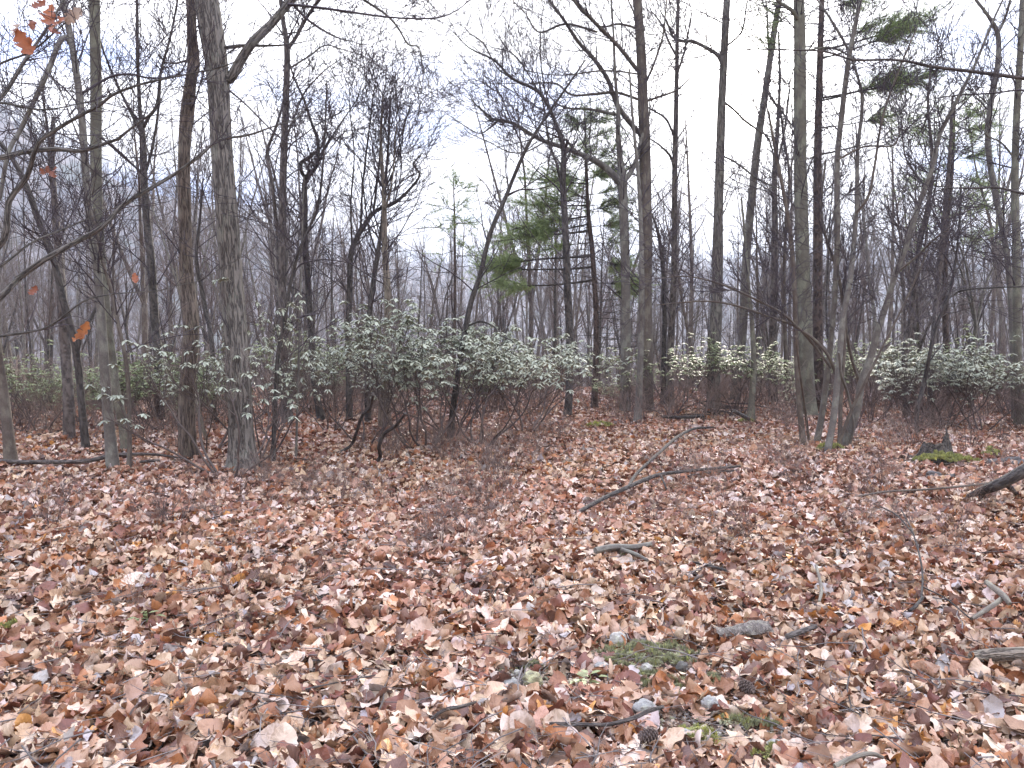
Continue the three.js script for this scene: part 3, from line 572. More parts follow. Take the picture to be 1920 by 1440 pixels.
// the many stemmed clump, stems of one plant
{
  const base = gp(1548, 846), g = thing('stem_clump', 'clump of many slender grey stems spreading from one mossy foot', 'tree', null, base), R = rngOf(4242), d0 = camDepth(base), crown = new Buf(), loc = q => q.map(p => p.clone().sub(base));
  const stems = [
    [[1507, 841, 14], [1498, 750, 12], [1493, 650, 12], [1490, 550, 11], [1485, 467, 10], [1472, 375, 8], [1457, 300, 7], [1448, 250, 6], [1440, 207, 4]],
    [[1518, 838, 6], [1510, 770, 6], [1500, 700, 5], [1492, 630, 4]],
    [[1530, 838, 13], [1543, 767, 13], [1553, 683, 12], [1560, 617, 12], [1566, 540, 12], [1570, 450, 13], [1570, 300, 12], [1580, 200, 12], [1593, 100, 11], [1610, 17, 9], [1616, -20, 8]],
    [[1550, 852, 15], [1563, 783, 14], [1573, 683, 13], [1580, 600, 12], [1593, 533, 12], [1600, 467, 11], [1606, 395, 9], [1608, 283, 8], [1617, 187, 7], [1610, 150, 6], [1590, 93, 6], [1560, 40, 5], [1533, 0, 4]],
    [[1574, 844, 9], [1577, 740, 9], [1583, 640, 8], [1580, 560, 8], [1567, 500, 7], [1550, 450, 6], [1540, 390, 5], [1548, 300, 4]],
    [[1583, 842, 20], [1596, 800, 18], [1608, 767, 17], [1614, 723, 16], [1633, 667, 15], [1647, 617, 14], [1663, 567, 12], [1680, 510, 12], [1698, 465, 12], [1723, 383, 11], [1747, 317, 10], [1763, 250, 9], [1780, 217, 9], [1800, 177, 8], [1830, 117, 6], [1857, 50, 5], [1880, 0, 4]],
    [[1590, 842, 6], [1600, 800, 6], [1590, 740, 6], [1577, 700, 6], [1573, 660, 5]],
    [[1598, 815, 9], [1606, 760, 9], [1612, 720, 8], [1602, 690, 7], [1592, 650, 7], [1586, 610, 6], [1584, 560, 5]],
    [[1568, 846, 8], [1592, 780, 7], [1620, 720, 6], [1650, 660, 5], [1700, 560, 4], [1740, 470, 3]],
  ];
  const sub = [
    [[1567, 702, 7], [1553, 667, 7], [1527, 637, 7], [1487, 610, 6], [1440, 593, 5], [1380, 573, 4.5], [1330, 565, 4], [1280, 567, 3], [1230, 572, 2]],
    [[1558, 690, 6], [1520, 640, 6], [1470, 590, 5], [1420, 563, 5], [1363, 537, 4], [1313, 522, 3.5], [1280, 518, 3], [1240, 521, 2]],
    [[1605, 400, 6], [1627, 370, 6], [1640, 310, 5], [1655, 220, 5], [1690, 120, 4], [1720, 50, 3]],
    [[1683, 510, 5], [1720, 480, 4.5], [1745, 455, 4], [1790, 420, 3]],
    [[1570, 300, 5], [1620, 275, 4], [1675, 272, 4], [1690, 240, 3]],
  ];
  const shoots = (P, rad, n, from) => { for (let k = 0; k < n; k++) { const at = along(P, from + (0.99 - from) * R()); if (at.p.y - base.y < 1.5) continue; const d = offDir(at.d, 0.5 + 0.6 * R(), R); d.y += 0.2; grow(crown, at.p, d, 0.4 + 1.0 * R(), Math.max(0.003, Math.min(0.01, rad[at.k] * 0.4)), 2, R, { crook: 0.6, kids: 5 }); } };
  for (const s of stems) { const st = gp(s[0][0], s[0][1]), t = trace(s, camDepth(st), d0 + (R() - 0.5) * 1.2, R, 0.006); t.pts[0].y -= 0.06; const b = new Buf(); b.tube(loc(t.pts), t.rad, 10, { tile: 0.3, bulge: knobbly(s[0][0], 0.18, 0.06) }); part('stem', b.geo(true), R() < 0.5 ? M.gray : M.grayBrown, g); shoots(t.pts, t.rad, 14, 0.4); }
  for (const s of sub) { const t = trace(s, d0, d0 + (R() - 0.5) * 1.2, R, 0.006); const b = new Buf(); b.tube(loc(t.pts), t.rad, 7, { tile: 0.3, bulge: knobbly(s[0][0], 0, 0.05), cap: false }); part('limb', b.geo(true), M.grayBrown, g); shoots(t.pts, t.rad, 12, 0.3); }
  const cg = crown.geo(); cg.translate(-base.x, -base.y, -base.z); part('crown', cg, M.twig, g);
}
tracedTree({ bark: 'dark', shoots: 22, clear: 1.2, flare: 0.15, label: 'thin dark tree with a kinked foot near the mossy stump',
  stem: [[1719, 821, 11], [1720, 767, 9], [1733, 717, 9], [1743, 667, 8], [1753, 617, 8], [1777, 560, 7], [1790, 500, 5], [1798, 430, 4], [1802, 350, 3]],
  limbs: [{ path: [[1778, 560, 5], [1795, 548, 4.5], [1813, 543, 4], [1850, 540, 3.5], [1920, 537, 3]], shoots: 12 }, { path: [[1778, 558, 4], [1788, 520, 3.5], [1775, 485, 3], [1758, 465, 2.5]], shoots: 8 }] });
tracedTree({ bark: 'darkGray', shoots: 24, label: 'dark trunk with a gentle bend behind the thin kinked tree',
  stem: [[1700, 789, 15], [1698, 730, 13], [1696, 667, 12], [1710, 583, 11], [1718, 500, 10], [1727, 440, 9], [1743, 367, 8], [1747, 283, 7], [1740, 200, 5], [1745, 120, 4]], limbs: [{ path: [[1722, 470, 5], [1740, 410, 5], [1752, 360, 4], [1765, 290, 3]], shoots: 10 }, { path: [[1743, 360, 4], [1700, 300, 4], [1690, 230, 3]], shoots: 12 }] });
tracedTree({ bark: 'darkGray', shoots: 22, label: 'grey trunk crossed by the thin kinked tree beside evergreen shrubs',
  stem: [[1744, 795, 14], [1747, 690, 13], [1753, 600, 12], [1760, 520, 12], [1767, 450, 11], [1775, 360, 9], [1782, 270, 7], [1786, 180, 5]] });
tracedTree({ bark: 'mossy', flare: 0.3, shoots: 22, label: 'lichened trunk at the clearing edge behind a slender winding trunk',
  stem: [[1911, 806, 21], [1909, 740, 18], [1907, 600, 17], [1906, 477, 16], [1903, 333, 15], [1907, 200, 14], [1913, 100, 13], [1918, 0, 12]], limbs: [{ path: [[1904, 300, 5], [1880, 270, 4], [1850, 255, 3]], shoots: 10 }] });
tracedTree({ bark: 'gray', flare: 0.15, shoots: 24, label: 'slender winding grey trunk that forks into a wishbone high up',
  stem: [[1903, 798, 14], [1900, 690, 13], [1897, 583, 13], [1887, 470, 12], [1867, 367, 12], [1853, 280, 12], [1855, 215, 11], [1869, 133, 11], [1871, 65, 10], [1853, 30, 7], [1830, 0, 6]],
  limbs: [{ path: [[1871, 62, 7], [1882, 40, 6], [1892, 10, 5], [1898, -20, 4]], shoots: 10 }] });
// a trunk just past the edge of the view whose long limbs reach across
tracedTree({ bark: 'darkGray', flare: 0.25, shoots: 10, at: gp(1990, 850), label: 'tree beside the clearing whose long dark limbs reach level across the sky',
  stem: [[1990, 850, 40], [1984, 700, 36], [1975, 500, 33], [1965, 300, 30], [1958, 150, 26], [1950, 0, 22]],
  limbs: [
    { path: [[1960, 155, 9], [1920, 147, 8], [1847, 137, 8], [1790, 130, 7], [1747, 125, 7], [1713, 117, 6], [1673, 112, 5], [1600, 112, 5], [1547, 97, 4], [1447, 93, 3], [1390, 92, 2]], shoots: 24, to: 0.6 },
    { path: [[1966, 370, 7], [1920, 363, 7], [1895, 357, 6], [1867, 352, 5], [1820, 353, 4], [1780, 353, 3], [1750, 360, 2]], shoots: 12, to: 0.5 },
    { path: [[1960, 190, 4], [1920, 170, 4], [1860, 175, 3.5], [1800, 178, 3]], shoots: 10, to: 0.5 }] });
// the near oak past the other edge: its low limbs and last leaves hang into view
const NEAR_OAK = tracedTree({ name: 'oak_tree', bark: 'oak', wide: true, flare: 0.3, shoots: 6, at: gp(-230, 1030), label: 'near oak with low dark branches still holding a few orange leaves',
  stem: [[-230, 1030, 110], [-232, 800, 96], [-236, 600, 92], [-240, 400, 88], [-246, 200, 84], [-250, 0, 76]],
  limbs: [
    { path: [[-230, 660, 22], [-100, 610, 18], [0, 557, 14], [33, 523, 13], [83, 487, 12], [143, 453, 11], [190, 427, 10], [233, 383, 9], [283, 353, 8.5], [333, 323, 8], [377, 290, 7], [410, 263, 6], [467, 253, 4.5], [510, 238, 3.5], [547, 227, 2.5]], shoots: 22, to: 0.9 },
    { path: [[-230, 720, 14], [-100, 660, 9], [0, 631, 6], [50, 623, 5.5], [90, 613, 5], [123, 590, 4.5], [153, 567, 4], [200, 553, 3], [300, 545, 2]], shoots: 12, to: 0.5 },
    { path: [[-235, 640, 14], [-100, 560, 10], [0, 500, 6], [60, 455, 5], [130, 425, 4], [200, 395, 3]], shoots: 14, to: 0.6 },
    { path: [[-236, 560, 24], [-60, 500, 20], [7, 450, 14], [17, 377, 12], [50, 333, 11], [73, 267, 9], [110, 240, 8], [150, 217, 7.5], [187, 197, 7], [213, 177, 6], [267, 157, 5], [333, 143, 4], [423, 123, 3], [467, 103, 2]], shoots: 26, to: 0.9 },
    { path: [[-240, 340, 18], [-80, 310, 14], [0, 296, 12], [50, 284, 11], [110, 280, 10], [150, 283, 9], [182, 274, 8]], shoots: 6, to: 0.4 },
    { path: [[-243, 330, 16], [-80, 250, 11], [0, 185, 9], [47, 113, 8], [90, 50, 6], [120, 0, 5]], shoots: 18, to: 0.6 },
    { path: [[-240, 210, 12], [-80, 170, 9], [0, 120, 5], [60, 95, 4], [120, 45, 3], [150, 20, 2]], shoots: 16, to: 0.5 },
    { path: [[-240, 260, 12], [-80, 215, 8], [0, 193, 6], [40, 200, 5], [80, 206, 4], [170, 190, 2.5]], shoots: 14, to: 0.5 },
  ] });
{ // the last orange leaves of the near oak
  const R = rngOf(808), mats = [[0.34, 0.105, 0.038], [0.25, 0.085, 0.045], [0.40, 0.15, 0.05], [0.42, 0.31, 0.24]].map(c => new THREE.MeshPhysicalMaterial({ map: leafMap, color: new THREE.Color().setRGB(...c), roughness: 0.85, transmission: 0.4, thickness: 0, side: THREE.DoubleSide }));
  const lobed = leafKinds.filter(l => l.kind === 'lobed' || l.kind === 'pointed');
  const hang = [[45, 80, 0.22, 0, 5.5], [32, 52, 0.14, 3, 5.5], [95, 30, 0.20, 0, 5.5], [112, 42, 0.18, 0, 5.4], [138, 28, 0.15, 3, 5.4], [100, 60, 0.12, 1, 5.5], [157, 618, 0.16, 2, 6.0], [150, 632, 0.12, 2, 6.0], [252, 522, 0.13, 0, 7], [64, 545, 0.10, 1, 6], [74, 10, 0.12, 1, 5.6], [60, 45, 0.10, 1, 5.6], [88, 316, 0.07, 1, 6], [98, 326, 0.08, 1, 6], [80, 322, 0.07, 1, 6], [104, 318, 0.06, 1, 6]];
  for (const [x, y, s, c, d] of hang) { const m = part('leaf', lobed[Math.floor(R() * lobed.length)].geo, mats[c], NEAR_OAK.g); m.position.copy(atDepth(x, y, d)).sub(NEAR_OAK.base); m.rotation.set(1.2 + (R() - 0.5) * 0.9, (R() - 0.5) * 1.6, (R() - 0.5) * 1.4); m.scale.setScalar(s);
    // its stalk, out to the nearest limb
    let best = null, bd = 1e9; const q = V(0, 0, 0); for (const c of NEAR_OAK.g.children) if (c.name === 'limb') { const a = c.geometry.attributes.position; for (let k = 0; k < a.count; k += 5) { q.fromBufferAttribute(a, k); const dd = q.distanceToSquared(m.position); if (dd < bd) { bd = dd; best = q.clone(); } } }
    const end = V(0, 0, -0.5 * s).applyEuler(m.rotation).add(m.position), mid = best.clone().lerp(end, 0.55).add(V((R() - 0.5) * 0.08, 0.05, (R() - 0.5) * 0.05)), tb = new Buf(), stalk = resample([{ p: best, r: 0.004 }, { p: mid, r: 0.003 }, { p: end, r: 0.0018 }]); tb.tube(stalk.pts, stalk.rad, 4, { cap: false }); part("twig", tb.geo(), M.twig, NEAR_OAK.g);
  }
}

// ---------------------------------------------------------------- pines
const needleMat = new THREE.MeshPhysicalMaterial({ color: new THREE.Color().setRGB(0.28, 0.35, 0.14), roughness: 0.6, side: THREE.DoubleSide });
function needleTuft(B, p, d, R, n, len) {
  const a = V(), t = V();
  for (let k = 0; k < n; k++) {
    a.copy(offDir(d, 0.3 + 1.0 * R(), R)); const L = len * (0.6 + 0.6 * R());
    t.set(R() - 0.5, R() - 0.5, R() - 0.5).cross(a).normalize().multiplyScalar(0.003);
    const o = p.clone().addScaledVector(d, -0.06 * R()), tip = o.clone().addScaledVector(a, L); tip.y -= 0.012;
    B.tri(o.clone().add(t), o.clone().sub(t), tip, V(0, 1, 0));
  }
}
// foliage along a limb: side twigs each ending in tufts
function pineLimb(wood, leaf, start, dir, len, r, R, green, rich) {
  const pts = crooked(start, dir, len, 7, R, 0.16, 0.05); wood.tube(pts, pts.map((_, k) => Math.max(0.004, r * (1 - 0.8 * k / 7))), 5, { tile: 0.3, cap: false });
  const m = Math.round(len * 17 * rich);
  for (let k = 0; k < m; k++) {
    const t = 1 - (1 - green) * Math.sqrt(R()) * 1.0, at = along(pts, Math.min(0.99, Math.max(0.05, t))); if (t < green) continue;
    const d = offDir(at.d, 0.5 + 0.5 * R(), R, 0.35); d.y += 0.12; d.normalize();
    const L = (0.25 + 0.5 * R()), e = at.p.clone().addScaledVector(d, L);
    wood.tube([at.p, e], [0.005, 0.003], 3, { cap: false });
    for (let j = 0; j < 4; j++) needleTuft(leaf, at.p.clone().lerp(e, 0.25 + 0.75 * (j + 1) / 4), d, R, 20, 0.12);
  }
}
function pine(o) {
  const R = rngOf(o.seed), base = gp(o.stem[0][0], o.stem[0][1]); const d = camDepth(base);
  const g = thing('pine_tree', o.label, 'tree', o.group, base);
  const tr = trace(o.stem, d, d, R, 0.003), loc = q => q.map(p => p.clone().sub(base));
  tr.pts[0].y -= 0.15;
  const tb = new Buf(); tb.tube(loc(tr.pts), tr.rad, 12, { tile: 0.4, bulge: knobbly(o.seed, 0.2, 0.06) }); part('trunk', tb.geo(true), M.pine, g);
  const dead = new Buf();
  const bough = (p, v, len, r, green, rich) => { const wood = new Buf(), leaf = new Buf(); pineLimb(wood, leaf, p.clone().sub(base), v, len, r, R, green, rich); const b = part('bough', wood.geo(), M.dark, g); if (leaf.size) part('foliage', leaf.geo(true), needleMat, b); };
  for (const [x0, y0, x1, y1, rich, green, dd] of o.sprays) {
    const s = atDepth(x0, y0, d), e = atDepth(x1, y1, d + (dd ?? (R() - 0.5) * 1.2)), v = e.clone().sub(s);
    bough(s, v, v.length(), Math.max(0.012, 0.012 * v.length()), green ?? 0.25, (rich ?? 1) * (x1 > x0 ? 2.0 : 1.25));
  }
  for (let k = 0; k < (o.dead ?? 0); k++) { // dead lower limbs
    const at = along(tr.pts, (o.deadFrom ?? 0.15) + (o.deadTo ?? 0.45) * R()), a = R() * 6.28, dir = V(Math.cos(a), -0.05 + 0.15 * R(), Math.sin(a)); grow(dead, at.p, dir, 0.7 + 1.3 * R(), 0.012, 1, R, { crook: 0.3, kids: 6, up: 0 });
  }
  for (let k = 0; k < (o.depthSprays ?? 0); k++) { // limbs toward and away, so the crown is round
    const at = along(tr.pts, (o.crownFrom ?? 0.5) + (0.97 - (o.crownFrom ?? 0.5)) * R()), a = R() < 0.5 ? 1 : -1, dir = V((R() - 0.5) * 1.2, 0.1, a);
    bough(at.p, dir, (o.depthLen ?? 1.3) * (0.5 + 0.6 * R()), 0.014, 0.4, o.depthRich ?? 0.8);
  }
  if (dead.size) { const dg = dead.geo(); dg.translate(-base.x, -base.y, -base.z); part('dead_twigs', dg, M.dark, g).userData.kind = 'stuff'; }
  return g;
}
pine({ seed: 51, dead: 34, deadFrom: 0.1, deadTo: 0.5, depthSprays: 12, crownFrom: 0.5, label: 'green pine with tiered feathery boughs among the bare trees',
  stem: [[1114, 768, 15], [1118, 650, 13], [1117, 567, 12], [1110, 467, 11], [1103, 400, 9], [1100, 333, 7], [1098, 270, 5], [1097, 233, 4], [1095, 195, 2]],
  sprays: [
    [1100, 345, 975, 335, 2.4, 0.15], [1100, 340, 1030, 318, 2.0, 0.15], [1100, 335, 1180, 315, 2.0, 0.15], [1099, 310, 1165, 285, 0.8, 0.2], [1099, 300, 1060, 290, 0.8], [1097, 260, 1150, 245, 0.8], [1097, 265, 1070, 225, 0.6], [1097, 250, 1085, 215, 0.6], [1097, 240, 1130, 205, 0.7],
    [1103, 365, 1165, 360, 0.5], [1102, 385, 960, 398, 1.7, 0.3], [1103, 380, 1010, 372, 1.3, 0.3], [1104, 405, 950, 432, 1.9, 0.3], [1104, 410, 1020, 415, 1.2, 0.3], [1106, 432, 925, 458, 1.9, 0.35], [1106, 420, 960, 450, 1.5, 0.4], [1104, 395, 1175, 385, 1.8, 0.2], [1106, 425, 1180, 420, 1.4, 0.3], [1104, 375, 1050, 350, 1.2, 0.2], [1108, 455, 1010, 462, 1.4, 0.3],
    [1110, 480, 890, 505, 1.6, 0.55], [1112, 500, 905, 518, 1.3, 0.6], [1113, 525, 900, 545, 1.2, 0.5], [1112, 480, 1190, 515, 1.6, 0.4], [1114, 530, 1200, 535, 1.6, 0.3], [1112, 455, 1160, 460, 0.7, 0.5], [1115, 545, 1190, 560, 0.7, 0.4],
  ] });
pine({ seed: 52, dead: 40, deadFrom: 0.2, deadTo: 0.7, depthSprays: 4, depthRich: 0.5, crownFrom: 0.85, label: 'tall brown pine beside the lichened trunk with boughs held out level',
  stem: [[1536, 776, 22], [1534, 650, 21], [1533, 467, 19], [1533, 300, 17], [1535, 200, 15], [1540, 33, 12], [1542, -20, 10], [1545, -150, 6]],
  sprays: [[1537, 95, 1755, 55, 1.7, 0.5], [1537, 110, 1720, 72, 1.2, 0.5], [1537, 80, 1660, 60, 0.8, 0.4], [1535, 185, 1755, 150, 1.6, 0.45], [1535, 190, 1700, 165, 1.2, 0.4], [1538, 45, 1430, 35, 0.8, 0.5], [1537, 90, 1425, 80, 0.6, 0.6], [1540, 20, 1640, -10, 1.0, 0.4], [1534, 290, 1700, 272, 0.15, 0.7], [1534, 240, 1680, 232, 0.7, 0.6]] });
pine({ seed: 53, dead: 26, deadFrom: 0.2, deadTo: 0.4, depthSprays: 8, crownFrom: 0.5, depthRich: 0.6, label: 'dark pine with ragged needle clumps near the winding trunk',
  stem: [[1774, 768, 15], [1774, 650, 13], [1772, 540, 12], [1773, 467, 11], [1778, 400, 9], [1784, 333, 8], [1788, 260, 6], [1790, 200, 3]],
  sprays: [[1790, 235, 1850, 205, 1.0], [1790, 225, 1740, 205, 0.9], [1789, 250, 1860, 240, 1.1], [1788, 265, 1690, 225, 0.8, 0.4], [1787, 280, 1720, 255, 1.0], [1786, 300, 1860, 285, 1.0], [1785, 320, 1740, 318, 0.9], [1784, 335, 1850, 345, 0.9], [1783, 350, 1700, 350, 0.3, 0.5], [1780, 380, 1870, 400, 0.7, 0.4], [1778, 400, 1720, 430, 0.5, 0.4], [1776, 430, 1850, 450, 0.9, 0.3], [1776, 450, 1720, 470, 0.4, 0.5], [1790, 215, 1815, 185, 0.7]] });
pine({ seed: 54, depthSprays: 8, depthLen: 0.9, depthRich: 0.5, crownFrom: 0.55, dead: 10, label: 'small thin pine with sparse clumps far behind the laurels',
  stem: [[852, 752, 8], [852, 650, 7], [853, 560, 6], [853, 480, 5], [852, 400, 4], [850, 335, 2]],
  sprays: [[852, 370, 825, 350, 0.5], [852, 365, 880, 345, 0.5], [852, 390, 885, 375, 0.5], [852, 395, 822, 385, 0.5], [853, 420, 890, 415, 0.4], [853, 430, 818, 430, 0.4], [853, 455, 885, 460, 0.4], [853, 470, 820, 478, 0.4], [852, 355, 858, 335, 0.5]] });

// ---------------------------------------------------------------- mountain laurel
const laurelMats = [[0.18, 0.21, 0.085], [0.20, 0.225, 0.10], [0.34, 0.355, 0.26]].map(c => new THREE.MeshPhysicalMaterial({ color: new THREE.Color().setRGB(...c), roughness: 0.58, ior: 1.5, side: THREE.DoubleSide }));  // last tone is paler: sky sheen put into the leaf colour
function laurelLeaf(B, p, d, up, L, R) {
  const side = V().crossVectors(d, up).normalize(), n = V().crossVectors(side, d).normalize(), w = L * (0.19 + 0.05 * R()), droop = 0.12 + 0.3 * R(), o = B.size;
  const put = (t, s, h) => { B.p.push(p.x + d.x * L * t + side.x * s * w + n.x * h, p.y + d.y * L * t + side.y * s * w + n.y * h - droop * L * t * t, p.z + d.z * L * t + side.z * s * w + n.z * h); B.n.push(n.x, n.y, n.z); B.u.push(0.5 + 0.5 * s, t); };
  put(0, 0, 0); const c = L * 0.035; put(0.35, -1, c); put(0.4, 0, 0); put(0.35, 1, c); put(0.72, -0.85, c); put(0.75, 0, 0); put(0.72, 0.85, c); put(1, 0, 0);
  B.i.push(o, o + 2, o + 1, o, o + 3, o + 2, o + 1, o + 2, o + 5, o + 1, o + 5, o + 4, o + 2, o + 3, o + 6, o + 2, o + 6, o + 5, o + 4, o + 5, o + 7, o + 5, o + 6, o + 7);
}
function laurelProto(seed, H, Wd, lower, dense) {
  const R = rngOf(seed), stems = [], leaf = new Buf(), tips = [];
  const nst = 5 + Math.floor(R() * 4), twig = new Buf();
  for (let s = 0; s < nst; s++) {
    const B = new Buf(), a = s / nst * 6.283 + R(), out = 0.25 + 0.6 * R(), dir = V(Math.cos(a) * out, 0.9, Math.sin(a) * out);
    const len = H * (0.72 + 0.25 * R()), pts = crooked(V(Math.cos(a) * 0.12, -0.05, Math.sin(a) * 0.12), dir, len, 9, R, 0.55, 0.15);
    B.tube(pts, pts.map((_, k) => 0.021 - 0.013 * k / 9), 6, { tile: 0.2, cap: false }); stems.push(B);
    const rec = (P, r, deep, L) => { for (let k = 0; k < 3 + deep; k++) { const t = (deep === 2 ? lower : 0.3) + (1 - (deep === 2 ? lower : 0.3)) * R(), at = along(P, Math.min(0.98, t)), d = offDir(at.d, 0.5 + 0.5 * R(), R); d.y += 0.15; const l = L * (0.6 + 0.6 * R()), q = crooked(at.p, d, l, 4, R, 0.6, 0.5); twig.tube(q, q.map((_, j) => Math.max(0.0025, r * (1 - 0.7 * j / 4))), 3, { cap: false }); tips.push([q[4], q[4].clone().sub(q[3]).normalize()]); if (deep > 0) rec(q, r * 0.6, deep - 1, L * 0.6); } };
    rec(pts, 0.010, 2, Wd * 0.34); tips.push([pts[9], pts[9].clone().sub(pts[8]).normalize()]);
  }
  for (const [p, d] of tips) {
    if (p.y < H * 0.35 || R() > dense * smooth(H * 0.33, H * 0.78, p.y)) continue;
    const ax = d.clone().lerp(V(0, 1, 0), 0.6).normalize(), n = 7 + Math.floor(R() * 5), a0 = R() * 6.28;
    for (let k = 0; k < n; k++) { const a = a0 + k * 2.4; const e = V(Math.cos(a), 0.25 - 0.75 * R(), Math.sin(a)).normalize(); const q = p.clone(); q.y += 0.015 * (n - k) / n - 0.01; laurelLeaf(leaf, q, e, V(0, 1, 0), 0.07 + 0.045 * R(), R); }
  }
  return { stems: stems.map(b => b.geo()), twig: twig.geo(), leaf: leaf.geo(), H };
}
const laurels = [laurelProto(11, 2.0, 2.1, 0.5, 0.65), laurelProto(12, 1.9, 2.4, 0.5, 0.72), laurelProto(13, 2.1, 1.9, 0.55, 0.45), laurelProto(14, 1.8, 2.3, 0.5, 0.45), laurelProto(15, 1.7, 2.1, 0.5, 0.34), laurelProto(16, 2.0, 1.8, 0.6, 0.2)];
function laurel(px, py, topY, k, label, group, widen = 1, turn = 0) {
  const P = laurels[k], base = gp(px, py), d = camDepth(base), h = atDepth(px, topY, d).y - base.y, s = h / (P.H * 1.0);
  const g = thing('laurel_shrub', label, 'shrub', group, base); g.rotation.y = turn; g.scale.set(s * widen, s, s * widen);
  for (const q of P.stems) part('stem', q, M.laurelStem, g);
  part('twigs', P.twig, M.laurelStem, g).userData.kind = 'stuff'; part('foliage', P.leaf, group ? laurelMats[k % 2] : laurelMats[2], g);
  return g;
}
laurel(790, 842, 612, 0, 'tallest laurel shrub in the clearing, leaves painted pale for sky sheen above bare twisted stems', null, 1.05, 0.4);
laurel(905, 838, 640, 1, 'broad laurel shrub with leaves painted silvery for sky sheen beside the slanting dark trunk', null, 1.1, 2.0);
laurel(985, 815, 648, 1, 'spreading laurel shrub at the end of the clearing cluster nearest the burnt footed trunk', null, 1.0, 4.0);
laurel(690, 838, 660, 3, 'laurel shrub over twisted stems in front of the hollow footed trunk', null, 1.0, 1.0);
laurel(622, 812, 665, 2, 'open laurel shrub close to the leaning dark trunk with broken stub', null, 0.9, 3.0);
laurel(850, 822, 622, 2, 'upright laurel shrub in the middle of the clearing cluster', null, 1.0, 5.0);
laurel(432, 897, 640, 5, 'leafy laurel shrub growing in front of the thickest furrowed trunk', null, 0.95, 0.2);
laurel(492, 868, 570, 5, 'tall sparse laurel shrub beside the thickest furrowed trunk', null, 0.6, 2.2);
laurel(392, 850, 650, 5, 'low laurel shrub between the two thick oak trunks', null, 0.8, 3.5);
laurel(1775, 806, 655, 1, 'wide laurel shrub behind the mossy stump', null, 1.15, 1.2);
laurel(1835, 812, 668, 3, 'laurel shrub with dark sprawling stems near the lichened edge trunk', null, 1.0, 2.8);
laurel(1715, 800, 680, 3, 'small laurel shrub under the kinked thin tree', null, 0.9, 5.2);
{
  const R = rngOf(640), spots = [];
  for (let x = -40; x < 1980; x += 62) spots.push([x + 30 * (R() - 0.5), 763 + 26 * R()]);
  for (let x = -20; x < 1960; x += 170) spots.push([x + 60 * (R() - 0.5), 742 + 16 * R()]);
  for (const q of [[20, 800], [75, 815], [105, 790], [262, 812], [285, 795], [150, 800], [395, 800], [320, 800]]) spots.push(q);
  for (const [x, y] of spots) {
    if (Math.abs(x - 1080) < 20) continue;
    const left = x < 420, k = left ? [1, 3, 0][Math.floor(R() * 3)] : Math.floor(R() * 5); if (!left && R() < 0.3) continue;
    if (Math.abs(x - 350) < 26 || Math.abs(x - 450) < 30) continue;
    const top = left ? 680 + 55 * R() : (x > 1280 && x < 1420) ? 640 + 50 * R() : (x > 1540 && x < 1700) ? 650 + 40 * R() : 645 + 85 * R();
    laurel(x, left ? y + 25 * R() : y, top, k, 'laurel shrub in the evergreen thicket along the clearing edge', 'laurels of the thicket', 0.9 + 0.3 * R(), R() * 6.28);
  }
}

// ---------------------------------------------------------------- leafless low shrubs
const shrubProtos = [0, 1, 2, 3].map(k => {
  const R = rngOf(300 + k), B = new Buf();
  for (let s = 0; s < 9; s++) { const a = R() * 6.28, o = 0.5 * R(); grow(B, V(Math.cos(a) * 0.1 * R(), -0.02, Math.sin(a) * 0.1 * R()), V(Math.cos(a) * o, 1, Math.sin(a) * o), 0.35 + 0.45 * R(), 0.0042, 2, R, { crook: 0.6, kids: 4, up: 0.3, min: 0.0014 }); }
  return B.geo();
});
{
  const R = rngOf(9191), place = (x, y, s) => {
    if (x > 1680 && x < 1830 && y > 855 && y < 960) return;
    const p = gp(x, y), m = solo('leafless_shrub', shrubProtos[Math.floor(R() * 4)], R() < 0.6 ? M.brush : M.twigBrown, 'wispy leafless shrub standing in the fallen leaves', 'shrub', 'leafless shrubs in the clearing', p); m.rotation.y = R() * 6.28; m.scale.set(s * 1.1, s, s * 1.1);
  };
  const zones = [[680, 820, 1040, 900, 20, 0.9], [840, 880, 960, 980, 8, 0.8], [1150, 860, 1500, 980, 14, 0.65], [1560, 870, 1880, 1000, 13, 0.65], [560, 860, 760, 960, 10, 0.7], [60, 900, 520, 1000, 14, 0.6], [760, 960, 900, 1090, 7, 0.55], [1200, 960, 1420, 1060, 7, 0.5], [1580, 1000, 1800, 1120, 4, 0.5], [100, 1060, 640, 1300, 8, 0.35], [0, 800, 420, 860, 18, 1.1], [1000, 790, 1500, 830, 14, 0.8], [1590, 800, 1900, 850, 14, 1.0]];
  for (const [x0, y0, x1, y1, n, s] of zones) for (let k = 0; k < n; k++) place(x0 + (x1 - x0) * R(), y0 + (y1 - y0) * R(), s * (0.7 + 0.6 * R()));
}

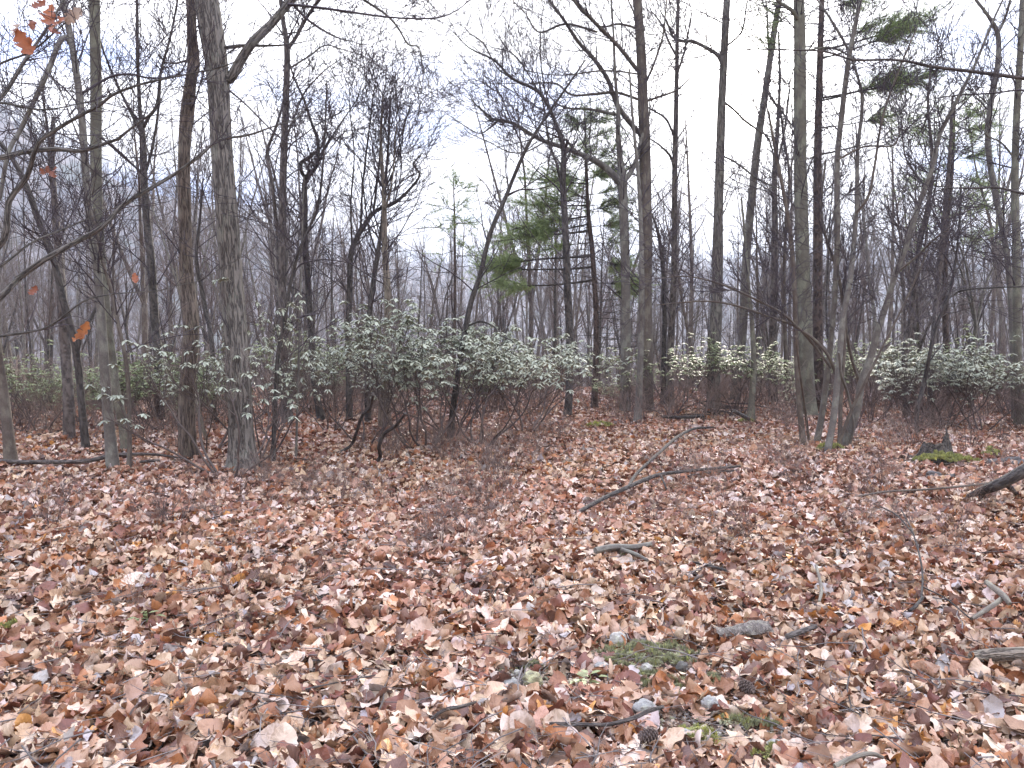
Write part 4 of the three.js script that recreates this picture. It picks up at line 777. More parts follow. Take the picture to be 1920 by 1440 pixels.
// ---------------------------------------------------------------- the wood behind
// prototypes at 15 m height: trunk and crown
function woodProto(seed, style) {
  const R = rngOf(seed), tb = new Buf(), cb = new Buf(), Ht = 15;
  if (style === 'tall') {
    const pts = crooked(V(0, -0.4, 0), V((R() - 0.5) * 0.12, 1, (R() - 0.5) * 0.12), Ht, 14, R, 0.10, 0.02), rad = pts.map((_, k) => 0.15 * (1 - 0.9 * Math.pow(k / 14, 1.1)) + 0.006);
    tb.tube(pts, rad, 8, { tile: 0.4, bulge: knobbly(seed, 0.2, 0.07), cap: false });
    for (let k = 0; k < 20; k++) { const t = 0.34 + 0.64 * R(), at = along(pts, t); const d = offDir(V(0, 1, 0), 0.55 + 0.55 * R(), R); grow(cb, at.p, d, (1.2 + 2.2 * R()) * (1.3 - 0.7 * t), rad[at.k] * 0.42, 2, R, { crook: 0.42, kids: 5, up: 0.35, min: 0.005 }); }
    for (let k = 0; k < 7; k++) { const at = along(pts, 0.15 + 0.25 * R()); grow(cb, at.p, offDir(V(0, 1, 0), 1.2, R), 0.6 + 1.2 * R(), 0.012, 1, R, { crook: 0.5, kids: 5, min: 0.004 }); }
  } else if (style === 'fork') {
    const h = Ht * (0.25 + 0.2 * R()), pts = crooked(V(0, -0.4, 0), V((R() - 0.5) * 0.2, 1, (R() - 0.5) * 0.2), h, 7, R, 0.14, 0), rad = pts.map((_, k) => 0.16 - 0.035 * k / 7);
    tb.tube(pts, rad, 8, { tile: 0.4, bulge: knobbly(seed, 0.2, 0.08), cap: false });
    const nf = 2 + Math.floor(R() * 2);
    for (let f = 0; f < nf; f++) {
      const a = f / nf * 6.28 + R(), L = (Ht - h) * (0.8 + 0.25 * R()), q = crooked(pts[7], V(Math.cos(a) * 0.35, 1, Math.sin(a) * 0.35), L, 10, R, 0.2, 0.1), r2 = q.map((_, k) => 0.1 * (1 - 0.88 * k / 10) + 0.006);
      tb.tube(q, r2, 7, { tile: 0.4, cap: false });
      for (let k = 0; k < 13; k++) { const t = 0.1 + 0.88 * R(), at = along(q, t); grow(cb, at.p, offDir(at.d, 0.5 + 0.5 * R(), R), (1.0 + 2.0 * R()) * (1.25 - 0.7 * t), r2[at.k] * 0.45, 2, R, { crook: 0.5, kids: 5, up: 0.3, min: 0.005 }); }
    }
  } else { // slim pole with upswept shoots
    const n = 1 + Math.floor(R() * 2);
    for (let s = 0; s < n; s++) {
      const pts = crooked(V(s * 0.35, -0.3, s * 0.2), V((R() - 0.5) * 0.24, 1, (R() - 0.5) * 0.24), Ht * (0.75 + 0.25 * R()), 12, R, 0.13, 0.02), rad = pts.map((_, k) => 0.085 * (1 - 0.9 * k / 12) + 0.006);
      tb.tube(pts, rad, 6, { tile: 0.3, bulge: knobbly(seed, 0.1, 0.06), cap: false });
      for (let k = 0; k < 20; k++) { const t = 0.2 + 0.78 * R(), at = along(pts, t); grow(cb, at.p, offDir(V(0, 1, 0), 0.35 + 0.4 * R(), R), (1.1 + 2.0 * R()) * (1.25 - 0.7 * t), rad[at.k] * 0.5, 2, R, { crook: 0.35, kids: 4.5, up: 0.5, min: 0.005 }); }
    }
  }
  return { trunk: tb.geo(true), crown: cb.geo(), tris: (tb.i.length + cb.i.length) / 3 };
}
const woodSets = ['tall', 'fork', 'pole', 'tall', 'pole', 'fork', 'pole', 'tall', 'pole'].map((s, k) => ({ ...woodProto(700 + k * 7, s), style: s }));
console.log('wood tris', woodSets.map(w => w.tris).join(' '));
{
  const R = rngOf(5150), words = { tall: 'tall bare tree with a straight', fork: 'bare forked tree with a', pole: 'slim bare tree with upswept twigs and' }, tones = ['black trunk', 'grey trunk', 'brown trunk', 'dark trunk'];
  const trunkMats = [M.dark, M.gray, M.grayBrown, M.darkGray], hazedCrownMats = [M.twigGray, M.twigGray, M.twigBrown];  // far crowns get lighter twig tones, haze painted into their colour
  // how high the far tops stand in each direction; a gap of open sky over the laurels
  const topAt = px => { const gap = Math.exp(-Math.pow((px - 820) / 75, 2)), side = R() < 0.2 ? 90 + 200 * R() : 320 + 170 * R(); return side * (1 - gap) + (400 + 60 * R()) * gap; };
  let n = 0;
  const put = (px, dist) => {
    const d = pixelDir(px, HORIZON), x = d.x * dist, z = d.z * dist, y = land(x, z), depth = camDepth(V(x, y, z)), topY = Math.max(40, topAt(px));
    let h = EYE + (HORIZON - topY) / FOCAL * depth - y; h = Math.min(21, Math.max(4.5, h));
    const w = woodSets[Math.floor(R() * woodSets.length)], tone = Math.floor(R() * 4), where = dist < 31 ? 'just behind the thicket' : dist < 48 ? 'in the wood beyond the thicket' : 'deep in the wood', g = thing('wood_tree', words[w.style] + ' ' + tones[tone] + ' ' + where, 'tree', 'bare ' + w.style + ' trees, ' + tones[tone] + ', ' + where, V(x, y, z));
    const s = h / 15, girth = s * (0.6 + 0.4 * R()) * (h < 9 ? 1.15 : 1);
    part('trunk', w.trunk, trunkMats[tone], g); part('crown', w.crown, hazedCrownMats[Math.floor(R() * 3)], g);
    g.scale.set(girth, s, girth); g.rotation.set((R() - 0.5) * 0.10, R() * 6.28, (R() - 0.5) * 0.10); n++;
  };
  const run = (count, d0, d1) => { for (let k = 0; k < count; k++) { const px = -60 + 2040 * ((k + R()) / count), dist = d0 + (d1 - d0) * R(); if (dist < 27 && px > 870 && px < 1215) continue; put(px, dist); } };
  run(52, 20.5, 31); run(95, 31, 48); run(115, 48, 78);
  // farther off the trunks run together: one mass
  const far = new THREE.Group(); far.name = 'far_woods'; tag(far, 'far off bare woods that read as a grey brown mass', 'woods', null, 'stuff'); scene.add(far);
  const m = new THREE.Matrix4(), q = new THREE.Quaternion(), e = new THREE.Euler();
  const lots = woodSets.slice(0, 6).map(() => []);
  for (let k = 0; k < 1100; k++) {
    const r = Math.sqrt(74 * 74 + R() * (250 * 250 - 74 * 74)), az = (R() * 2 - 1) * 0.8, x = Math.sin(az) * r, z = -Math.cos(az) * r, s = (0.6 + 0.45 * R());
    e.set(0, R() * 6.28, 0); q.setFromEuler(e); lots[Math.floor(R() * 6)].push(m.compose(V(x, land(x, z), z), q, V(s * 1.25, s, s * 1.25)).clone());
  }
  for (let k = 0; k < 4200; k++) {
    const az = (R() * 2 - 1) * 0.85, Rr = ridge(az)[0], r = 250 + (Rr * 1.02 - 250) * Math.pow(R(), 0.8), x = Math.sin(az) * r, z = -Math.cos(az) * r, s = (0.85 + 0.5 * R());
    e.set(0, R() * 6.28, 0); q.setFromEuler(e); lots[Math.floor(R() * 6)].push(m.compose(V(x, Math.max(hillY(x, z, r), r < 330 ? land(x, z) : -99), z), q, V(s * 1.6, s, s * 1.6)).clone());
  }
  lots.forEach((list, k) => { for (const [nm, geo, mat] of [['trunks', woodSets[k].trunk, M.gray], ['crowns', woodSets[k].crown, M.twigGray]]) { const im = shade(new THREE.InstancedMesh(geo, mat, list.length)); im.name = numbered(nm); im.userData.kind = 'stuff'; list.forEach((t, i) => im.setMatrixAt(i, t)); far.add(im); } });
  // brown twiggy undergrowth under the thicket
  const ug = new THREE.Group(); ug.name = 'undergrowth'; tag(ug, 'brown twiggy undergrowth beneath the evergreen thicket', 'undergrowth', null, 'stuff'); scene.add(ug);
  const lot = [[], [], [], []];
  for (let k = 0; k < 420; k++) { const r = 15.5 + 16 * R(), az = (R() * 2 - 1) * 0.72, x = Math.sin(az) * r, z = -Math.cos(az) * r, s = 1.0 + 1.1 * R(); e.set(0, R() * 6.28, 0); q.setFromEuler(e); lot[k % 4].push(m.compose(V(x, land(x, z), z), q, V(s * 1.2, s, s * 1.2)).clone()); }
  lot.forEach((list, k) => { const im = shade(new THREE.InstancedMesh(shrubProtos[k], k % 2 ? M.brush : M.twigBrown, list.length)); im.name = numbered('brush'); im.userData.kind = 'stuff'; list.forEach((t, i) => im.setMatrixAt(i, t)); ug.add(im); });
}

// ---------------------------------------------------------------- fallen wood, stump, stones, moss
function lying(name, label, pieces, mat, category = 'branch') { // pieces: [[px, py, width px, lift m]...]
  const R = rngOf(pieces[0][0][0] * 7 + 3), base = gp(pieces[0][0][0], pieces[0][0][1]); const g = pieces.length > 1 ? thing(name, label, category, null, base) : null; let out = g;
  pieces.forEach((list, i) => {
    const a = list.map(([x, y, w, lift = 0.03]) => { const p = gp(x, y, lift + 0.045), r = w / 2 / FOCAL * camDepth(p); p.y += 0; return { p: p.sub(base), r }; });
    const t = resample(a), b = new Buf(); b.tube(t.pts, t.rad, 9, { tile: 0.25, bulge: knobbly(list[0][0] * 0.37 + i, 0, 0.14) });
    if (g) part(i ? 'fork' : 'stem', b.geo(true), mat, g); else out = solo(name, b.geo(true), mat, label, category, null, base);
  });
  return out;
}
lying('fallen_branch', 'long forked fallen branch lying in the open leaves', [
  [[1080, 962, 7, 0.02], [1130, 935, 8, 0.06], [1180, 912, 8, 0.1], [1215, 897, 8, 0.13], [1240, 889, 7, 0.14], [1290, 883, 6, 0.12], [1330, 879, 5.5, 0.1], [1388, 874, 4, 0.05]],
  [[1178, 913, 6, 0.1], [1192, 890, 6, 0.12], [1215, 868, 6, 0.15], [1240, 845, 6, 0.15], [1272, 818, 6, 0.16], [1305, 803, 5, 0.14], [1337, 801, 4, 0.08]],
  [[1239, 890, 5, 0.14], [1244, 903, 4, 0.08], [1250, 917, 3, 0.02]]], M.dark);
lying('fallen_branch', 'short lichen spotted log piece with a side fork on the leaves', [[[1116, 1032, 12, 0.04], [1150, 1026, 13, 0.05], [1185, 1026, 12, 0.05], [1220, 1020, 9, 0.04]], [[1165, 1030, 8, 0.05], [1190, 1038, 8, 0.04], [1214, 1050, 6, 0.03]]], M.gray, 'log');
lying('stick', 'thin dark stick lying just beyond the lichen spotted log piece', [[[1298, 1054, 5], [1330, 1060, 6], [1362, 1070, 6]]], M.dark, 'stick');
lying('fallen_log', 'grey lichened log end poking from the leaves', [[[1822, 1232, 20, 0.05], [1860, 1228, 24, 0.05], [1925, 1226, 26, 0.06], [1990, 1222, 26, 0.06]]], M.oakPale, 'log');
lying('stick', 'pale bent stick with an elbow on the leaves', [[[1850, 1092, 10, 0.06], [1868, 1106, 12, 0.08], [1886, 1122, 12, 0.10], [1893, 1132, 9, 0.08]], [[1884, 1118, 9, 0.09], [1860, 1136, 9, 0.06], [1822, 1160, 7, 0.03]]], M.grayPale, 'stick');
lying('stick', 'stout sawn looking stick beside the curl of bark', [[[1475, 1193, 10, 0.04], [1500, 1185, 11, 0.04], [1530, 1174, 9, 0.05]]], M.darkGray, 'stick');
lying('stick', 'crooked lichen flecked twig standing out of the leaves', [[[1530, 1060, 5, 0.08], [1538, 1090, 6, 0.06], [1540, 1110, 7, 0.05], [1536, 1128, 5, 0.03]]], M.grayPale, 'stick');
lying('stick', 'thin curved stick with lichen leaning on a stone', [[[1030, 1356, 5], [1080, 1357, 6], [1140, 1358, 7], [1190, 1345, 8, 0.05], [1215, 1333, 8, 0.07], [1243, 1325, 7, 0.06]]], M.darkGray, 'stick');
lying('stick', 'dark arched stick half buried in leaves', [[[805, 1350, 5, 0.02], [835, 1330, 7, 0.06], [862, 1325, 7, 0.07], [892, 1316, 5, 0.03]]], M.darkGray, 'stick');
lying('stick', 'pale stick at the foot of the leaves', [[[1565, 1437, 10, 0.05], [1600, 1420, 9, 0.07], [1635, 1413, 9, 0.07], [1655, 1420, 7, 0.05]]], M.grayPale, 'stick');
lying('stick', 'dark branching twig sagging over the leaves', [[[1690, 955, 2.5, 0.25], [1712, 1000, 3, 0.2], [1726, 1050, 3.5, 0.14], [1730, 1085, 4, 0.09], [1727, 1125, 4, 0.03]], [[1730, 1120, 6, 0.05], [1715, 1138, 7, 0.04], [1705, 1145, 6, 0.03]], [[1712, 1000, 3, 0.2], [1680, 965, 3, 0.2], [1640, 945, 2, 0.15]], [[1729, 1100, 3, 0.06], [1770, 1120, 3, 0.06], [1820, 1160, 3, 0.04]]], M.dark, 'stick');
lying('stick', 'long thin twig arched across the leaves below the stump', [[[1600, 932, 3, 0.02], [1660, 922, 4, 0.08], [1730, 918, 4, 0.1], [1800, 912, 4, 0.1], [1850, 906, 4, 0.05]]], M.grayBrown, 'stick');
lying('fallen_log', 'dark fallen log lying along the foot of the trees', [[[-40, 862, 7, 0.08], [40, 866, 8, 0.08], [110, 866, 8, 0.08], [165, 864, 9, 0.10], [200, 856, 9, 0.12], [240, 852, 7, 0.12], [290, 852, 5, 0.12], [335, 858, 4, 0.08]], [[262, 866, 5, 0.05], [280, 864, 6, 0.05], [300, 864, 5, 0.05]]], M.darkGray, 'log');
lying('fallen_log', 'thin fallen pole behind the slim grey trunk', [[[1240, 781, 6, 0.1], [1275, 782, 7, 0.1], [1320, 780, 6, 0.1]]], M.dark, 'log');
lying('fallen_log', 'dark pole propped at a slant beside the brush heap', [[[1376, 770, 7, 0.5], [1390, 778, 8, 0.35], [1404, 785, 7, 0.1]]], M.dark, 'log');
lying('stick', 'stick lying in the open leaves near the forked branch', [[[1278, 895, 4], [1330, 886, 5], [1385, 882, 4]]], M.dark, 'stick');
lying('stick', 'twisted dark root lifting out of the leaves under the laurels', [[[632, 850, 5, 0.03], [655, 838, 6, 0.1], [668, 812, 6, 0.35], [680, 778, 6, 0.65], [692, 768, 6, 0.75], [700, 740, 5, 1.0]]], M.dark, 'stem');
lying('stick', 'bent dark stem rooted in leaves before the hollow footed trunk', [[[705, 868, 7, 0.0], [712, 858, 7, 0.08], [711, 835, 7, 0.3], [720, 815, 7, 0.45], [740, 800, 6, 0.6], [760, 775, 5, 0.85]]], M.dark, 'stem');
lying('fallen_branch', 'dark weathered branch with a ragged root end on black soil', [[[1990, 845, 26, 0.62], [1925, 880, 24, 0.45], [1880, 905, 22, 0.30], [1850, 917, 18, 0.2], [1815, 930, 8, 0.08]], [[1880, 900, 12, 0.28], [1895, 915, 10, 0.15], [1905, 926, 7, 0.02]], [[1855, 912, 11, 0.2], [1843, 925, 10, 0.1], [1838, 934, 7, 0.01]], [[1925, 895, 9, 0.3], [1960, 905, 7, 0.2]]], M.dark);
// the brush heap
{
  const R = rngOf(66), c = gp(1350, 784), g = thing('brush_heap', 'dark heap of dead branches against a tall grey trunk', 'brush heap', null, c);
  for (let k = 0; k < 46; k++) { const b = new Buf(), a = (R() - 0.5) * 3.0, L = 0.5 + 0.8 * R(), s = V((R() - 0.5) * 0.9, 0.02 + 0.42 * R() * R(), (R() - 0.5) * 0.6 - 0.1), pts = crooked(s, V(Math.cos(a) * (R() < 0.5 ? 1 : -1), (R() - 0.35) * 0.5, Math.sin(a) * 0.6), L, 5, R, 0.3, -0.5); pts.forEach(p => { p.y = Math.max(0.0, p.y); }); b.tube(pts, pts.map((_, j) => 0.022 * (0.5 + R() * 0.5) * (1 - 0.14 * j)), 5, { tile: 0.2 }); part('dead_branch', b.geo(), k % 5 ? M.dark : M.darkGray, g); }
}
function blob(seed, sx, sy, sz, rough, sharp = 0) {
  const g = new THREE.IcosahedronGeometry(1, 4), p = g.attributes.position, v = V();
  for (let k = 0; k < p.count; k++) { v.fromBufferAttribute(p, k).normalize(); let n = 1 + rough * fbm(v.x * 1.4 + seed, v.y * 1.4, v.z * 1.4, 4) * 2; if (sharp) n = Math.min(n, 0.86 / Math.max(0.3, Math.abs(v.dot(V(Math.sin(seed), 0.6, Math.cos(seed)).normalize()))), 0.8 / Math.max(0.3, Math.abs(v.dot(V(Math.cos(seed * 2), 0.3, Math.sin(seed * 2)).normalize())))); p.setXYZ(k, v.x * n * sx, v.y * n * sy, v.z * n * sz); }
  g.computeVertexNormals(); return g;
}
const stoneTex = texture(256, 256, (u, v) => { const a = pfbm(u, v, 8, 8, 401, 5), b = pfbm(u, v, 60, 60, 411, 2), l = smooth(0.55, 0.65, pfbm(u, v, 10, 10, 421, 4)); return mixc(mixc([0.16, 0.152, 0.14], [0.40, 0.385, 0.355], a), [0.43, 0.44, 0.36], l * 0.6).map(x => x * (0.7 + 0.6 * b)); }, true);
const stoneMats = [[1, 1, 1], [1.3, 1.26, 1.2], [0.4, 0.38, 0.36], [1.2, 1.15, 0.75]].map(c => new THREE.MeshStandardMaterial({ map: stoneTex, color: new THREE.Color().setRGB(...c), roughness: 0.9 }));
const stoneList = [
  [1158, 1206, 34, 22, 1, 'pale grey stone at the upper edge of the moss'], [1212, 1262, 24, 18, 1, 'small white stone in the middle of the moss'], [1210, 1338, 46, 30, 0, 'wedge shaped grey stone under a thin curved stick'],
  [1330, 1330, 36, 28, 0, 'pale green grey stone among leaves below the moss'], [998, 1282, 40, 28, 3, 'yellowish lichened stone in the leaves'], [955, 1292, 40, 18, 0, 'flat grey stone beside the yellowish stone'],
  [1278, 1258, 22, 18, 2, 'dark square stone in the moss'], [1128, 1258, 34, 14, 0, 'flat brown grey stone beside the moss'], [1282, 1388, 34, 16, 0, 'rounded grey stone at the lower moss'], [1455, 1408, 40, 14, 0, 'grey slab of stone beside moss at the lower leaves'],
  [970, 1270, 14, 10, 1, 'little round white pebble near the yellowish stone'], [1187, 1262, 12, 10, 1, 'little pale pebble beside the small white stone'],
];
stoneList.forEach(([x, y, w, h, m, label], k) => { const p = gp(x, y + h * 0.35), d = camDepth(p), s = w / 2 / FOCAL * d; const o = solo('stone', blob(k * 3.7 + 1, s, h / 2 / FOCAL * d * 1.15, s * 0.8, 0.28, 1), stoneMats[m], label, 'stone', null, p); o.position.y += h * 0.25 / FOCAL * d + 0.03; });
{ const p = gp(1095, 803), d = camDepth(p); solo('rock', blob(31, 0.24, 0.07, 0.16, 0.4), new THREE.MeshStandardMaterial({ map: stoneTex, color: new THREE.Color().setRGB(0.25, 0.24, 0.2), roughness: 1 }), 'low dark rock beside yellow green moss in the open leaves', 'rock', null, p); }
solo('rock', blob(37, 0.26, 0.10, 0.14, 0.45), new THREE.MeshStandardMaterial({ map: BK.dark.map, roughness: 1 }), 'dark rock beside the ragged weathered branch', 'hole stand in', null, gp(1893, 872));  // a dark rock, wearing the dark bark texture
solo('rock', blob(38, 0.22, 0.09, 0.14, 0.5), new THREE.MeshStandardMaterial({ map: BK.dark.map, roughness: 1 }), 'dark lump standing in for a shaded hole below the mossy stump', 'hole stand in', null, gp(1762, 898));  // dark solid added where a hole lies in shade
solo('rock', blob(39, 0.09, 0.05, 0.07, 0.4), new THREE.MeshStandardMaterial({ map: BK.dark.map, roughness: 1 }), 'small black lump standing in for a shaded hole beside the stump', 'hole stand in', null, gp(1690, 857));  // black lump gives the shade of a small hole
// jagged rotten stump
{
  const p = gp(1755, 864), d = camDepth(p), u = d / FOCAL, g = thing('tree_stump', 'dark jagged rotten stump beside bright moss', 'stump', null, p), N = 40, rows = 14, B = new Buf();
  const topAt = th => u * (30 + 26 * Math.pow(Math.max(0, Math.cos(th - 0.5)), 2.2) + 12 * Math.max(0, perlin.noise(Math.cos(th) * 3, Math.sin(th) * 3, 1.1)) + 7 * perlin.noise(Math.cos(th) * 9, Math.sin(th) * 9, 4.1));
  for (const inner of [0, 1]) for (let r = 0; r <= rows; r++) for (let s = 0; s <= N; s++) { const th = s / N * 6.2832, t = r / rows, y = topAt(s === N ? 0 : th) * (inner ? 1 - t * 0.75 : t), rr = u * 31 * (1 + 0.45 * Math.exp(-Math.max(0, y) / (u * 9)) - 0.28 * Math.max(0, y) / (u * 36)) * (1 + 0.12 * perlin.noise(Math.cos(th) * 4, Math.sin(th) * 4, y * 6)) * (inner ? 0.86 - 0.25 * t : 1); B.p.push(Math.cos(th) * rr * 1.05, inner || r ? y : -0.05, Math.sin(th) * rr * 0.85); B.n.push(0, 1, 0); B.u.push(s / N * 4, y * 4); }
  const w = N + 1; for (let r = 0; r < rows * 2 + 1; r++) for (let s = 0; s < N; s++) { const o = r * w + s; B.i.push(o, o + w, o + 1, o + 1, o + w, o + w + 1); }
  part('stump_shell', B.geo(true), new THREE.MeshStandardMaterial({ map: BK.oak.map, bumpMap: BK.oak.bump, bumpScale: 0.02, color: new THREE.Color().setRGB(0.34, 0.30, 0.27), roughness: 1 }), g);
  part('rotten_core', blob(41, u * 19, u * 14, u * 16, 0.5), new THREE.MeshStandardMaterial({ color: new THREE.Color().setRGB(0.13, 0.085, 0.055), roughness: 1 }), g);
}
// curl of bark, pine cones
{
  const p = gp(1392, 1205), d = camDepth(p), u = d / FOCAL, B = new Buf(), n = 22, m = 9;
  for (let i = 0; i <= n; i++) for (let j = 0; j <= m; j++) { const t = i / n - 0.5, a = (j / m - 0.45) * 2.4 + 0.25 * perlin.noise(t * 5, j * 0.4, 2); const r = u * (17 + 4 * Math.sin(t * 7) + 5 * perlin.noise(t * 8, j * 0.6, 7)); B.p.push(t * u * 105 + u * 8 * perlin.noise(j * 0.7, t * 3, 3) * Math.abs(t), Math.cos(a) * r * 0.7 + u * 3, Math.sin(a) * r); B.n.push(0, 1, 0); B.u.push(t * 2, j / m); }
  for (let i = 0; i < n; i++) for (let j = 0; j < m; j++) { const o = i * (m + 1) + j; B.i.push(o, o + 1, o + m + 1, o + 1, o + m + 2, o + m + 1); }
  const bk = solo('bark_piece', B.geo(true), new THREE.MeshStandardMaterial({ map: BK.gray.map, bumpMap: BK.oak.bump, bumpScale: 0.012, roughness: 0.95, side: THREE.DoubleSide, color: new THREE.Color().setRGB(0.95, 0.85, 0.78) }), 'curled grey slab of dead bark lying over the leaves', 'bark', null, p); bk.rotation.set(0.15, 0.12, 0.06); bk.position.y += 0.06;
}
function cone(px, py, label, turn) {
  const p = gp(px, py), g = thing('pine_cone', label, 'pine cone', null, p), mat = new THREE.MeshStandardMaterial({ color: new THREE.Color().setRGB(0.13, 0.095, 0.08), roughness: 0.9 }), core = new Buf(); g.position.y += 0.075; g.rotation.set(0.2, turn, 1.35);
  core.tube([V(0, -0.045, 0), V(0, 0, 0), V(0, 0.045, 0)], [0.01, 0.016, 0.006], 8); part('core', core.geo(true), mat, g);
  const sg = new THREE.SphereGeometry(0.009, 6, 4); sg.scale(1, 0.35, 1.25);
  for (let k = 0; k < 60; k++) { const a = k * 2.39996, y = -0.045 + 0.09 * k / 60, r = 0.024 * Math.sin(Math.PI * (0.15 + 0.8 * k / 60)), s = part('scale', sg, mat, g); s.position.set(Math.cos(a) * r, y, Math.sin(a) * r); s.rotation.set(-0.5, -a + Math.PI / 2, 0, 'YXZ'); }
}
cone(1215, 1412, 'dark pine cone lying below the wedge shaped stone', 0.5);
cone(1400, 1316, 'grey pine cone beside the pale green grey stone', 2.0);
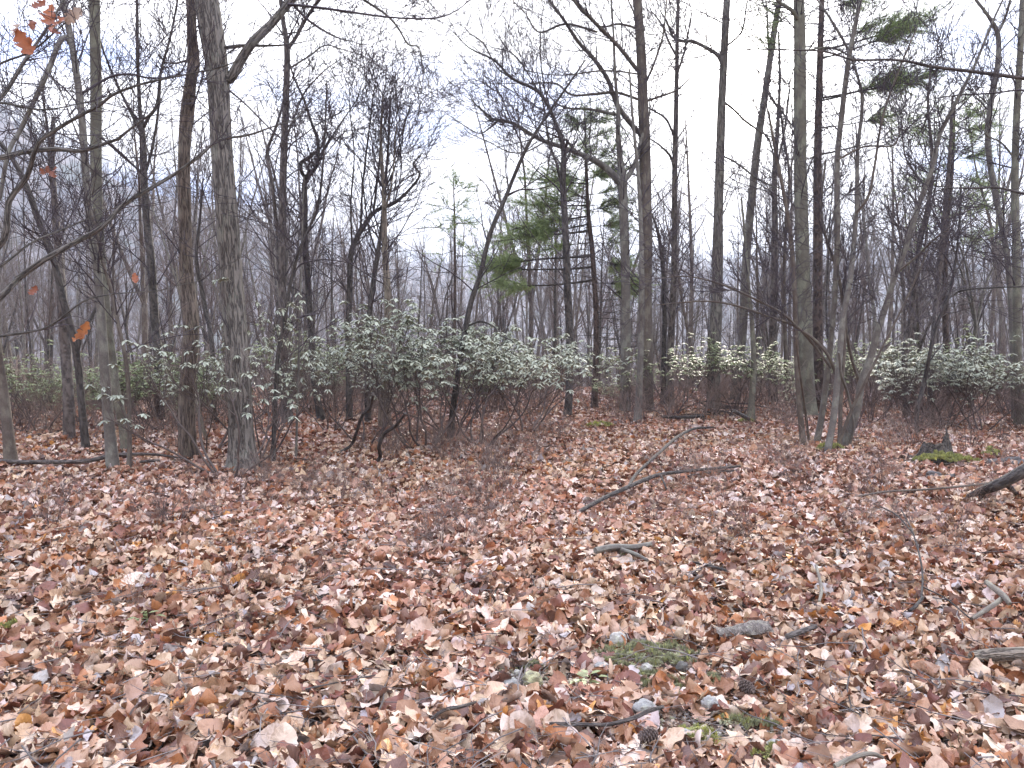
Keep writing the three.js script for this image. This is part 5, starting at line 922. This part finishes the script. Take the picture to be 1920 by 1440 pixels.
// moss: mounds of tiny shoots
{
  const R = rngOf(121), sp = new Buf();
  for (let k = 0; k < 9; k++) { const a = R() * 6.28, o = 0.5 * R(), d = V(Math.cos(a) * o, 1, Math.sin(a) * o), s = V(Math.cos(a) * 0.3 * R(), 0, Math.sin(a) * 0.3 * R()), t = V(-Math.sin(a), 0, Math.cos(a)).multiplyScalar(0.12); sp.tri(s.clone().add(t), s.clone().sub(t), s.clone().add(d), V(0, 1, 0)); }
  const geo = sp.geo(true), mat = new THREE.MeshStandardMaterial({ roughness: 0.9, side: THREE.DoubleSide }), col = new THREE.Color(), m = new THREE.Matrix4(), q = new THREE.Quaternion();
  const patches = [
    [1215, 1235, 0.34, 0.24, 1300, 0, 'dull green moss between pale stones'], [1235, 1290, 0.26, 0.17, 800, 0, 'grey green moss above the wedge shaped stone'], [1340, 1285, 0.12, 0.07, 300, 0, 'scrap of moss beside the grey pine cone'], [1305, 1395, 0.12, 0.08, 420, 1, 'yellow green moss beside a rounded stone'], [1410, 1365, 0.18, 0.07, 350, 0, 'dull moss strip at the lower leaves'], [1440, 1430, 0.08, 0.04, 220, 1, 'bright moss tuft beside a stone slab'],
    [1770, 872, 0.52, 0.26, 1700, 2, 'bright yellow green moss at the foot of the stump'], [1555, 850, 0.26, 0.14, 600, 2, 'moss cushion at the foot of the clump of stems'], [1125, 805, 0.36, 0.35, 500, 2, 'yellow green moss beside the low dark rock'], [12, 1188, 0.09, 0.09, 350, 1, 'bright green moss tuft in near leaves'], [1860, 860, 0.16, 0.10, 260, 2, 'small moss patch beside a dark rock'], [1400, 797, 0.22, 0.2, 260, 2, 'moss at the foot of a short grey stem'], [1000, 1262, 0.10, 0.06, 160, 0, 'moss fringe behind the yellowish stone'],
  ];
  for (const [x, y, a, b, n, tone, label] of patches) {
    const c = gp(x, y), im = shade(new THREE.InstancedMesh(geo, mat, n)); im.name = numbered('moss'); tag(im, label, 'moss', null, 'stuff');
    const base = [[0.24, 0.24, 0.13], [0.26, 0.26, 0.09], [0.28, 0.28, 0.10]][tone];
    for (let k = 0; k < n; k++) { const th = R() * 6.28, r = Math.sqrt(R()) * (0.75 + 0.5 * perlin.noise(Math.cos(th) * 2 + x, Math.sin(th) * 2, y)), px = c.x + Math.cos(th) * r * a, pz = c.z + Math.sin(th) * r * b, s = (0.012 + 0.014 * R()) * (tone === 2 ? 1.7 : 1), hump = [0.026, 0.045, 0.09][tone] * (1 - r * r) * (0.5 + 0.7 * (0.5 + perlin.noise(px * 12, pz * 12, 1))); q.setFromEuler(new THREE.Euler((R() - 0.5) * 0.7, R() * 6.28, (R() - 0.5) * 0.7)); im.setMatrixAt(k, m.compose(V(px, land(px, pz) + 0.02 + (tone === 2 ? 0.03 : 0) + Math.max(0, hump), pz), q, V(s, perlin.noise(px * 16, pz * 16, 5) > 0.0 ? s : 1e-4, s))); const w = 0.6 + 0.8 * R(), y2 = R() < 0.15 ? 1.5 : 1; im.setColorAt(k, col.setRGB(base[0] * w * y2, base[1] * w * y2, base[2] * w)); }
    scene.add(im);
  }
  { // crumbs of leaf, grit and twig on the bare places
    const N = 5200, geo2 = leafKinds.find(l => l.kind === 'oval').geo, im = shade(new THREE.InstancedMesh(geo2, leafMat, N)); im.name = 'leaf_crumbs'; im.userData.kind = 'stuff';
    const pal = [[0.10, 0.07, 0.05], [0.28, 0.19, 0.13], [0.5, 0.38, 0.28], [0.17, 0.12, 0.09], [0.36, 0.33, 0.29], [0.22, 0.21, 0.12]];
    for (let k = 0; k < N; k++) { const bp = barePatches[k % 4], th = R() * 6.28, r = Math.sqrt(R()) * 1.1, px = bp.c.x + Math.cos(th) * r * bp.a, pz = bp.c.z + Math.sin(th) * r * bp.b, s = 0.008 + 0.035 * R() * R(); q.setFromEuler(new THREE.Euler((R() - 0.5) * 1.4, R() * 6.28, (R() - 0.5) * 1.4)); im.setMatrixAt(k, m.compose(V(px, land(px, pz) + 0.004 + 0.03 * R(), pz), q, V(s, s, s * (0.6 + R())))); const c = pal[Math.floor(R() * 6)]; im.setColorAt(k, col.setRGB(...c)); }
    ground.add(im);
  }
  // small green seedlings and grass tufts
  const lg = new Buf(); for (let k = 0; k < 14; k++) { const a = R() * 6.28, r = 0.05 * R(); laurelLeaf(lg, V(Math.cos(a) * r, 0.05 + 0.05 * R(), Math.sin(a) * r), V(Math.cos(a), 0.2, Math.sin(a)).normalize(), V(0, 1, 0), 0.05 + 0.02 * R(), R); } lg.tube([V(0, -0.02, 0), V(0.005, 0.1, 0)], [0.004, 0.002], 4, { cap: false });
  const seedGeo = lg.geo(); for (const [x, y, label] of [[275, 1180, 'small green seedling poking through near leaves'], [1105, 1300, 'tiny green seedling beside the yellowish stone']]) solo('seedling', seedGeo, laurelMats[0], label, 'plant', null, gp(x, y));
  const gg = new Buf(); for (let k = 0; k < 34; k++) { const a = R() * 6.28, o = 0.15 + 0.5 * R(), L = 0.09 + 0.08 * R(), d = V(Math.cos(a) * o, 1, Math.sin(a) * o).normalize(), t = V(-Math.sin(a), 0, Math.cos(a)).multiplyScalar(0.002), s = V(Math.cos(a) * 0.02 * R(), -0.01, Math.sin(a) * 0.02 * R()); gg.tri(s.clone().add(t), s.clone().sub(t), s.clone().addScaledVector(d, L), V(0, 1, 0)); }
  const grassGeo = gg.geo(true), grassMat = new THREE.MeshStandardMaterial({ color: new THREE.Color().setRGB(0.13, 0.17, 0.06), roughness: 0.8, side: THREE.DoubleSide }), strawMat = new THREE.MeshStandardMaterial({ color: new THREE.Color().setRGB(0.24, 0.2, 0.10), roughness: 0.8, side: THREE.DoubleSide });
  for (const [x, y, mt, label] of [[765, 1042, grassMat, 'green grass tuft in leaves beneath leafless shrubs'], [1172, 1052, grassMat, 'grass tuft beside the lichen spotted log piece'], [1715, 1240, strawMat, 'straw coloured needle tuft beside the grey log end'], [1795, 1440, strawMat, 'straw coloured tuft at the near leaves'], [770, 1290, strawMat, 'dry grass tuft among near curled leaves']]) solo('grass_tuft', grassGeo, mt, label, 'grass tuft', null, gp(x, y));
}
strewLeaves();
renderer.render(scene, camera);
